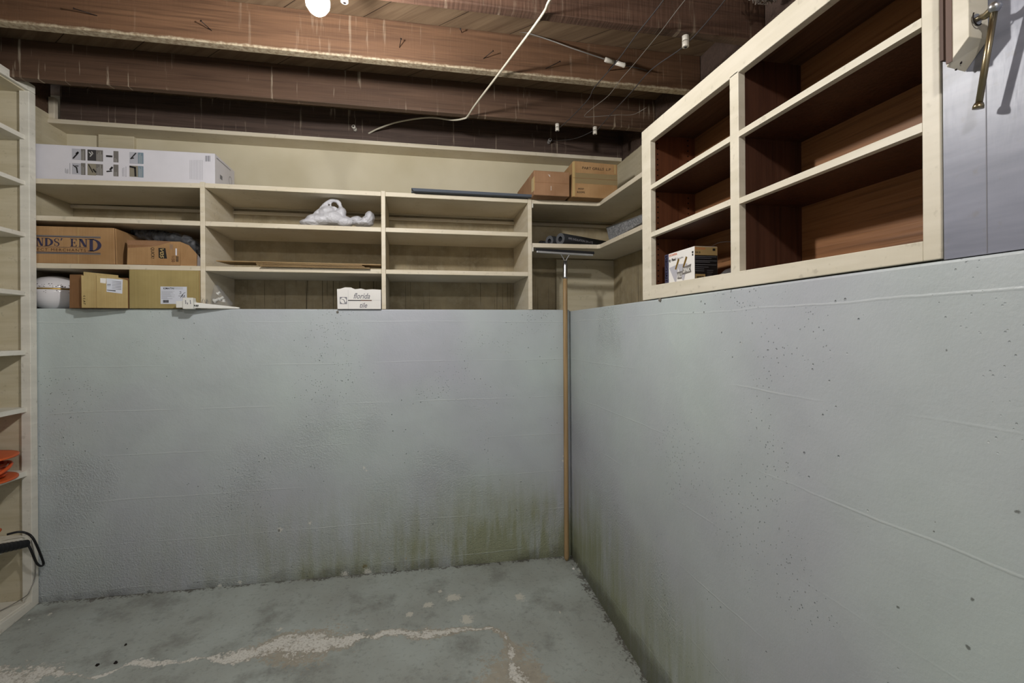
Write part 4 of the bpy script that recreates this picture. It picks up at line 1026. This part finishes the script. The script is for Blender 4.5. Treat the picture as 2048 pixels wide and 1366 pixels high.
# galvanised tray leaning on the lower corner shelf
tr = thing('metal_tray', 'shiny galvanised metal tray with rolled rim on the lower corner shelf, against the cabinet', 'tray', (1.05, 2.2, zt))
a0, a1 = Vector((1.000, 2.405, 1.745)), Vector((1.000, 1.990, 1.716))
b0, b1 = Vector((1.012, 2.395, 1.672)), Vector((1.012, 2.000, 1.690))
dx = Vector((.17, .02, .0))
m = MB(); tk = Vector((.002, 0, 0))
m.hexa([b0, b1, b1 + tk, b0 + tk], [a0, a1, a1 + tk, a0 + tk]); m.build('side_wall', 'galvanised', tr)
MB().hexa([b0, b0 + dx, b0 + dx + Vector((0,-.002,0)), b0 + Vector((0,-.002,0))], [a0, a0 + dx, a0 + dx + Vector((0,-.002,0)), a0 + Vector((0,-.002,0))]).build('end_wall', 'galvanised', tr)
MB().hexa([b1, b1 + dx, b1 + dx + Vector((0,.002,0)), b1 + Vector((0,.002,0))], [a1, a1 + dx, a1 + dx + Vector((0,.002,0)), a1 + Vector((0,.002,0))]).build('end_wall', 'galvanised', tr)
MB().hexa([b0, b1, b1 + dx, b0 + dx], [b0 + Vector((0,0,.002)), b1 + Vector((0,0,.002)), b1 + dx + Vector((0,0,.002)), b0 + dx + Vector((0,0,.002))]).build('base', 'galvanised', tr)
MB().tube([a0 + dx, a0, a0 + (a1-a0)*.5, a1, a1 + Vector((.012, -.010, .001)), a1 + dx], .0035, 10).build('rolled_rim', 'steel', tr, smooth=True)

# halogen lamp box and small bits in the cabinet
XH = .842
hy0, hy1 = 1.340, 1.517; hz0, hz1 = 1.3445, 1.458
hl = thing('halogen_lamp_box', 'white and black halogen flood lamp twin pack standing in the lower left cabinet bay', 'box', (.88, 1.43, hz0))
MB().box(XH, .921, hy0, hy1, hz0, hz1).build('carton_body', 'white_card_warm', hl, bevel=.0012)
hx = lambda px, py: (onX(px, py, XH).y, onX(px, py, XH).z)
def xq(m, a, b, t=.0004): m.box(XH - t, XH, min(a[0], b[0]), max(a[0], b[0]), min(a[1], b[1]), max(a[1], b[1]))
LD = Vector((0, -1, 0))
m = MB(); m.box(XH - .0004, XH, 1.492, hy1, hz0 + .001, hz1 - .0005); m.build('printed_band', 'ink_navy', hl)
text_mb('HALOGEN', (XH - .0008, 1.514, 1.368), Vector((0,0,1)), Vector((0,1,0)) * -1, .085, .013, 0, .02).build('printed_text', 'white_card', hl)
def ltext(body, y, z, w, h, mat, bold=0, shear=0): return text_mb(body, (XH - .0006, y, z), LD, ZD, w, h, shear, bold).build('printed_text', mat, hl)
ltext('SYLVANIA', 1.488, 1.447, .050, .007, 'ink_orange', .01)
ltext('90', 1.489, 1.428, .010, .010, 'ink_black', .02); ltext('Flood', 1.471, 1.430, .024, .009, 'ink_black', .03); ltext('Capsylite', 1.441, 1.430, .040, .007, 'ink_grey')
m = MB(); m.box(XH - .0005, XH, 1.346, 1.352, 1.430, 1.436); m.box(XH - .0005, XH, 1.345, 1.353, 1.438, 1.444); m.build('printed_icon', 'ink_black', hl)
def xpoly(pts, mat, name, off=.0005): return MB().add([(XH - off, y, z) for y, z in pts], [tuple(range(len(pts)))]).build(name, mat, hl)
xpoly([(1.488, 1.410), (1.430, 1.416), (1.447, 1.352)], 'picture_pale', 'printed_lamp'); xpoly([(1.440, 1.416), (1.378, 1.410), (1.402, 1.354)], 'picture_pale', 'printed_lamp', .0007)
xpoly([(1.452, 1.402), (1.444, 1.398), (1.424, 1.430), (1.432, 1.434)], 'gold', 'printed_lamp_base', .0008); xpoly([(1.406, 1.402), (1.398, 1.398), (1.378, 1.430), (1.386, 1.434)], 'gold', 'printed_lamp_base', .0009)
xpoly([(1.404, 1.402), (1.356, 1.406), (1.362, 1.394), (1.356, 1.381), (1.408, 1.378)], 'picture_grey', 'printed_flag', .001)
text_mb('2PAK', (XH - .0014, 1.402, 1.384), LD, ZD, .040, .014, .1, .03).build('printed_text', 'white_card_warm', hl)
text_mb('VALU', (XH - .0014, 1.437, 1.371), LD, ZD, .028, .014, .1, .03).build('printed_text', 'white_card_warm', hl)
xpoly([(1.440, 1.390), (1.408, 1.391), (1.412, 1.366), (1.436, 1.367)], 'picture_grey', 'printed_flag', .0009)
# dark right end, faces the camera
def nq(m, x0_, x1_, z0_, z1_, t=.0004): m.box(x0_, x1_, hy0 - t, hy0, z0_, z1_)
m = MB(); nq(m, XH + .001, .920, hz0 + .001, 1.431); lab(m.build('end_print', 'black_plastic', hl), 'black printed end')
m = MB(); nq(m, XH + .001, .920, 1.431, hz1 - .001); m.build('end_print', 'tape', hl)
def ntext(b_t, x_, z_, w_, h_t, mat, bold=0): return text_mb(b_t, (x_, hy0 - .0007, z_), XD, ZD, w_, h_t, 0, bold).build('printed_text', mat, hl)
ntext('SYLVANIA', .8445, 1.448, .034, .006, 'ink_orange', .01); ntext('PAR 30', .8445, 1.436, .017, .006, 'ink_black', .02)
m = MB(); nq(m, .904, .913, 1.445, 1.452, .0006); m.build('printed_icon', 'ink_black', hl)
m = MB()
for k, (z_, w_) in enumerate(((1.426, .072), (1.421, .055), (1.4135, .073), (1.409, .05), (1.401, .072), (1.394, .045), (1.388, .03), (1.382, .03))):
    nq(m, .8445, .8445 + w_, z_, z_ + .0013, .0006)
for k in range(6): nq(m, .884, .884 + (.022, .02, .016, .018, .014, .012)[k], 1.384 - k*.0055, 1.385 - k*.0055, .0006)
m.build('printed_lines', 'ink_grey', hl)
m = MB(); nq(m, .8445, .878, hz0 + .004, 1.373, .0006); m.build('barcode_panel', 'tape', hl)
m = MB()
for k in range(11): nq(m, .848 + k*.0024, .8492 + k*.0024 + (.0006 if k % 3 else 0), hz0 + .006, 1.367, .0009)
m.build('barcode', 'ink_black', hl)
gw = thing('broken_glass_bulb', 'small clear halogen capsule lying right of the lamp box in the cabinet', 'bulb', (.86, 1.20, hz0))
MB().tube([Vector((.858, 1.222, 1.357)), Vector((.858, 1.205, 1.358)), Vector((.859, 1.178, 1.360)), Vector((.860, 1.165, 1.361))], [.008, .0125, .013, .006], 14).build('glass', 'clear_film', gw, smooth=True)
MB().tube([Vector((.858, 1.245, 1.352)), Vector((.858, 1.220, 1.354))], .0072, 12).build('ceramic_base', 'porcelain', gw, smooth=True)
MB().tube([Vector((.852, 1.19, 1.3505)), Vector((.852, 1.176, 1.3505))], .0055, 10).build('contact_cap', 'white_plastic', gw, smooth=True)
wr = MB().tube([Vector((.95, 1.44, 1.4585)), Vector((.93, 1.34, 1.472)), Vector((.975, 1.24, 1.452)), Vector((.985, 1.17, 1.43))], .0009, 6, smooth=5)
tag(wr.build('thin_wire', 'wire_dark'), 'thin dark wire resting behind the halogen lamp box', 'wire')

# ------------------------------------------------------------------ PLASTIC BAGS
def lump_obj(name, mat, parent, blobs, tubes, vox=.004, amp=.004, sc=30, floor=None, zmax=None):
    bm = bmesh.new()
    for (c, r) in blobs:
        mt = Matrix.Translation(Vector(c)) @ Matrix.Diagonal((*r, 1))
        bmesh.ops.create_icosphere(bm, subdivisions=3, radius=1, matrix=mt)
    org = parent_world(parent)
    me = bpy.data.meshes.new(name); bm.to_mesh(me); bm.free()
    mb = MB(); mb.add([v.co.copy() for v in me.vertices], [tuple(p.vertices) for p in me.polygons]); bpy.data.meshes.remove(me)
    for pts, r in tubes: mb.tube(pts, r, 10, smooth=4)
    o = mb.build(name, mat, parent)
    md = o.modifiers.new('r', 'REMESH'); md.mode = 'VOXEL'; md.voxel_size = vox
    dg = bpy.context.evaluated_depsgraph_get(); me2 = bpy.data.meshes.new_from_object(o.evaluated_get(dg))
    o.modifiers.clear(); old = o.data; o.data = me2; bpy.data.meshes.remove(old)
    for v in me2.vertices:
        p = v.co + org; q_ = Vector((p.x, p.y, p.z*1.0))
        rid = abs(noise.noise(q_*sc)) + .5*abs(noise.noise(q_*sc*2.3 + Vector((5,1,2))))
        d_ = v.normal*(rid - .35)*amp*2.2
        p = p + d_
        if floor is not None and p.z < floor: p.z = floor
        if zmax is not None and p.z > zmax: p.z = zmax
        v.co = p - org
    for p in me2.polygons: p.use_smooth = True
    me2.materials.clear(); me2.materials.append(M[mat]); return o
zs = 1.7225
bg = thing('plastic_bag', 'crumpled white plastic carrier bag with looped handles on the middle bay shelf', 'bag', (-.33, 2.56, zs))
by = 2.56
def bp(px, py, y=by): return onY(px, py, y)
blobs = []
for px, py, rx_, rz_, yq in ((640, 440, .070, .030, .05), (665, 436, .062, .036, .05), (622, 446, .055, .020, .05), (690, 444, .045, .028, .045), (655, 425, .040, .034, .035), (682, 428, .026, .034, .03)):
    v = bp(px, py); blobs.append(((v.x, v.y, v.z), (rx_, yq, rz_)))
hnd = [([bp(640, 424), bp(648, 411), bp(660, 402), bp(670, 401), bp(679, 408), bp(683, 420), bp(688, 436)], [.011]*1 + [.009]), 
       ([bp(650, 420), bp(655, 416), bp(662, 417), bp(668, 414), bp(674, 418)], .005), ([bp(662, 403), bp(661, 410), bp(663, 418)], .004)]
hnd = [(p, (.010 if i == 0 else r)) for i, (p, r) in enumerate(hnd)]
hnd.append(([bp(610, 447), bp(626, 434), bp(640, 421), bp(650, 411)], .012))
lump_obj('main_bag', 'white_film', bg, blobs, hnd, .0035, .0032, 22, zs)
blobs = []
for px, py, rx_, rz_, yq in ((712, 441, .040, .020, .045), (735, 442, .040, .022, .05), (746, 436, .030, .034, .045), (725, 447, .07, .016, .05)):
    v = bp(px, py, 2.57); blobs.append(((min(v.x, -.215), v.y, v.z), (rx_*.8, yq, rz_)))
lump_obj('knotted_end', 'white_film', bg, blobs, [], .0035, .0030, 28, zs)

# small clear bag of fittings, screws beside it
pbg = thing('parts_bag', 'small clear plastic bag holding white fittings, leaning by the first upright', 'bag', (-.88, 2.50, WT))
pl = [onY(413, 612, 2.53), onY(461, 611, 2.53), onY(463, 606, 2.53), onY(433, 569, 2.545), onY(428, 570, 2.545), onY(416, 596, 2.535)]
pl = [Vector((max(v.x, -.94), v.y, max(v.z, WT + .001))) for v in pl]
MB().extr(pl, (0, .022, 0)).build('bag_film', 'clear_film', pbg, bevel=.002)
for (px, py, r_, ln_, mt_) in ((428, 602, .011, .024, 'white_plastic'), (438, 599, .010, .028, 'white_plastic'), (447, 604, .010, .022, 'white_plastic'), (435, 588, .009, .020, 'white_plastic')):
    v = onY(px, py, 2.545); v.z = max(v.z, WT + r_ + .0005); a = R_.uniform(0, 3)
    dv = Vector((math.cos(a), 0, math.sin(a)*.6))*ln_/2; dv.z = abs(dv.z)
    MB().tube([v, v + dv*.5, v + dv*.5, v + dv*2], [r_, r_, r_*.6, r_*.6], 12).build('white_fitting', mt_, pbg)
sp_ = thing('screw_packet', 'tiny packet of steel screws at the foot of the first upright', 'packet', (-.935, 2.47, WT))
for k in range(7):
    v = onY(405 + R_.uniform(0, 9), 606 - R_.uniform(0, 11), 2.468); w_ = v + Vector((R_.uniform(-.008, .008), -.001, -.012)); w_.z = max(w_.z, WT + .0015)
    v = Vector((v.x, 2.466 + k*.001, max(v.z, WT + .004))); w_.y = v.y
    MB().tube([w_, v], .0011, 6).build('screw', 'steel', sp_)

# white plastic rail with end connector
ra = thing('plastic_rail', 'white plastic rail with a square end connector lying along the concrete ledge', 'rail', (-.9, 2.45, WT))
r0 = onY(388, 608, 2.448); r1 = onY(488, 617, 2.56)
MB().hexa([(r0.x, 2.436, WT + .001), (r1.x, 2.488, WT + .001), (r1.x, 2.506, WT + .001), (r0.x, 2.456, WT + .001)],
          [(r0.x, 2.436, WT + .028), (r1.x, 2.488, WT + .008), (r1.x, 2.506, WT + .008), (r0.x, 2.456, WT + .028)]).build('rail_body', 'white_plastic', ra, bevel=.0015)
q0, q1 = onY(366, 600, 2.425), onY(386, 618.5, 2.425)
MB().box(q0.x, q1.x + .002, 2.418, 2.452, WT - .004, WT + .047).build('end_connector', 'white_plastic', ra, bevel=.003)
MB().hexa([(q1.x, 2.428, WT + .001), (r0.x + .008, 2.434, WT + .001), (r0.x + .008, 2.456, WT + .001), (q1.x, 2.452, WT + .001)],
          [(q1.x, 2.428, WT + .042), (r0.x + .008, 2.434, WT + .026), (r0.x + .008, 2.456, WT + .026), (q1.x, 2.452, WT + .042)]).build('connector_neck', 'white_plastic', ra, bevel=.001)
q2 = onY(353, 608, 2.43)
MB().box(q2.x, q0.x, 2.424, 2.448, WT + .002, WT + .032).build('ribbed_plug', 'white_plastic', ra, bevel=.0015)
m = MB()
for px, py in ((371, 602), (380.5, 602), (371.5, 606), (381, 606), (375, 607)): 
    v = onY(px, py, 2.4175); m.box(v.x - .0016, v.x + .0016, 2.4172, 2.418, v.z - .004, v.z + .004)
m.build('slots', 'ink_grey', ra)
m = MB()
for px in (390.5, 394, 397): 
    v = onY(px, 611, 2.44); m.box(v.x - .0012, v.x + .0012, 2.4315, 2.4365, v.z - .003, v.z + .003)
m.build('printed_dots', 'ink_black', ra)

# ------------------------------------------------------------------ LEFT UNIT CONTENTS
zr_ = .6225
re = thing('cord_reel', 'orange extension cord reel lying on a low shelf of the tall unit', 'cord reel', (-1.70, 2.27, zr_))
rc = Vector((-1.715, 2.275, zr_))
def disc(z, r, th, nm, dish=0):
    MB().lathe([(.012, z), (r*.5, z), (r*.93, z + dish), (r, z + dish), (r, z + th + dish), (r*.9, z + th + dish), (r*.45, z + th), (.012, z + th)], rc, 40).build(nm, 'orange_plastic', re, smooth=True)
disc(.001, .148, .005, 'lower_flange', 0)
disc(.086, .150, .006, 'upper_flange', .004)
MB().lathe([(.06, .004), (.06, .086)], rc, 28).build('spool_core', 'orange_plastic', re, smooth=True)
MB().lathe([(.028, .094), (.028, .112), (.022, .122), (.012, .124)], rc, 20).build('hub', 'orange_plastic', re, smooth=True)
cp = []
for k in range(0, 5*28):
    a = 2*PI*k/28; r = .098 + .012*math.sin(k*.37) + .008*math.sin(k*1.3)
    cp.append(rc + Vector((r*math.cos(a), r*math.sin(a), .016 + .058*(k/140) + .005*math.sin(k*.5))))
MB().tube(cp, .0066, 8).build('wound_cord', 'orange_cord', re, smooth=True)
cp = [rc + Vector(((.125)*math.cos(a), (.125)*math.sin(a), .04 + .016*math.sin(a*2))) for a in [.2*k - 2.4 for k in range(20)]]
MB().tube(cp, .0068, 8, smooth=3).build('loose_cord_loop', 'orange_cord', re, smooth=True)

wl_ = thing('work_light', 'black ribbed work light handle with orange guard, poking from a low shelf', 'work light', (-1.66, 2.2, .346))
ha, hb_ = Vector((-1.655, 2.165, .382)), onX(54, 1087, -1.585)
dd = (hb_ - ha); n = 44
MB().tube([ha + dd*k/n for k in range(n+1)], [(.0235 - .008*k/n) + (.0012 if (k % 3 == 0 and 6 < k < 40) else 0) for k in range(n+1)], 16).build('ribbed_grip', 'black_plastic', wl_, smooth=True)
MB().tube([Vector((-1.67, 2.10, .405)), Vector((-1.655, 2.24, .412)), Vector((-1.640, 2.315, .418)), Vector((-1.637, 2.328, .416))], [.024, .022, .014, .006], 18).build('orange_guard', 'orange_plastic', wl_, smooth=True)
cpt = [hb_, onX(60, 1096, -1.575), onX(67, 1112, -1.568), onX(74, 1127, -1.566), onX(82, 1132, -1.568), onX(87, 1128, -1.57), onX(84, 1117, -1.568), onX(74, 1092, -1.566), onX(64, 1074, -1.575), onX(52, 1066, -1.60), onX(36, 1064, -1.62), onX(14, 1069, -1.65)]
MB().tube(cpt, .0045, 10, smooth=6).build('power_cord', 'black_plastic', wl_, smooth=True)
gc = [onX(62, 1080, LX + .006), onX(68, 1105, LX + .006), onX(71, 1130, LX + .006), onX(69, 1158, LX + .006), onX(60, 1180, LX + .004), onX(52, 1192, LX - .004), Vector((-1.66, 2.40, .070)), Vector((-1.70, 2.30, .069)), Vector((-1.80, 2.20, .069))]
tag(MB().tube(gc, .0022, 8, smooth=6).build('grey_cord', 'wire_silver', smooth=True), 'thin grey cord hanging down the tall unit frame onto its bottom shelf', 'cord')

# loose chips on the floor by the walls
chips = [(251, 1290, .006, 'dark pebble of grit alone on the left floor'), (182, 1188, .004, 'tiny dark crumb by the foot of the back wall, left'), (58, 1240, .004, 'pale flake on the floor beside the tall unit'), (195, 1331, .007, 'dark flake beside the left end of the chalky crack'), (232, 1326, .007, 'curled dark flake lying on the chalky crack'), (1147, 1138, .007, 'pale chip on the floor right of the squeegee foot')]
for px, py, r, l in chips:
    v = onZ(px, py, 0); z = floor_z(v.x, v.y)
    for _ in range(4): v = onZ(px, py, z); z = floor_z(v.x, v.y)
    k = 7; pts = [(v.x + r*R_.uniform(.6, 1.3)*math.cos(2*PI*i/k), v.y + r*R_.uniform(.6, 1.3)*math.sin(2*PI*i/k), z + .0005) for i in range(k)]
    mb = MB().extr(pts, (r*.1, r*.1, r*.6))
    mb.v[k:] = [Vector((v.x + (p.x - v.x)*.6, v.y + (p.y - v.y)*.6, p.z + R_.uniform(0, r*.3))) for p in mb.v[k:]]
    tag(mb.build('paint_chip', 'white_card_warm' if 'pale' in l else 'iron'), l, 'debris', 'chips lying on the floor')
# bits of dried mortar hanging on the wall edge
for px, py, X_ in ((675, 624, None), (1320, 600, RX)):
    v = onY(px, py, D - .002) if X_ is None else onX(px, py, RX - .002)
    mb = MB().lathe([(.0005,-.006),(.005,-.004),(.006,.0),(.004,.005),(.0005,.006)], v, 8)
    tag(mb.build('mortar_blob', 'lump_dust', loc=v), 'small grey mortar blob on the concrete edge ' + ('under the tile box' if X_ is None else 'below the cabinet'), 'blob')

# ------------------------------------------------------------------ CAMERA, WORLD, VIEW
cam = bpy.data.cameras.new('camera'); co = bpy.data.objects.new('camera', cam); C.objects.link(co)
cam.sensor_width = 36; cam.sensor_fit = 'HORIZONTAL'; cam.lens = F/2048*36
cam.shift_y = (CY - 683)/2048; cam.clip_start = .05
rt = Vector((_c, -_s, 0)); up = Vector((0,0,1)); fw_ = Vector((_s, _c, 0))
ir = rt*math.cos(RO) - up*math.sin(RO); iu = rt*math.sin(RO) + up*math.cos(RO)
co.matrix_world = Matrix(((ir.x, iu.x, -fw_.x, 0), (ir.y, iu.y, -fw_.y, 0), (ir.z, iu.z, -fw_.z, H), (0,0,0,1)))
bpy.context.scene.camera = co
w = bpy.data.worlds.new('world'); bpy.context.scene.world = w; w.use_nodes = True
w.node_tree.nodes['Background'].inputs[0].default_value = (.78, .84, 1.0, 1); w.node_tree.nodes['Background'].inputs[1].default_value = .7
vs = bpy.context.scene.view_settings
vs.view_transform = 'Standard'; vs.look = 'None'; vs.gamma = 1; vs.use_curve_mapping = False; vs.exposure = 0.0
bpy.context.scene.cycles.max_bounces = 5; bpy.context.scene.cycles.diffuse_bounces = 4; bpy.context.scene.cycles.use_light_tree = False; bpy.context.scene.cycles.adaptive_threshold = .03
bpy.context.scene.cycles.sample_clamp_indirect = 6
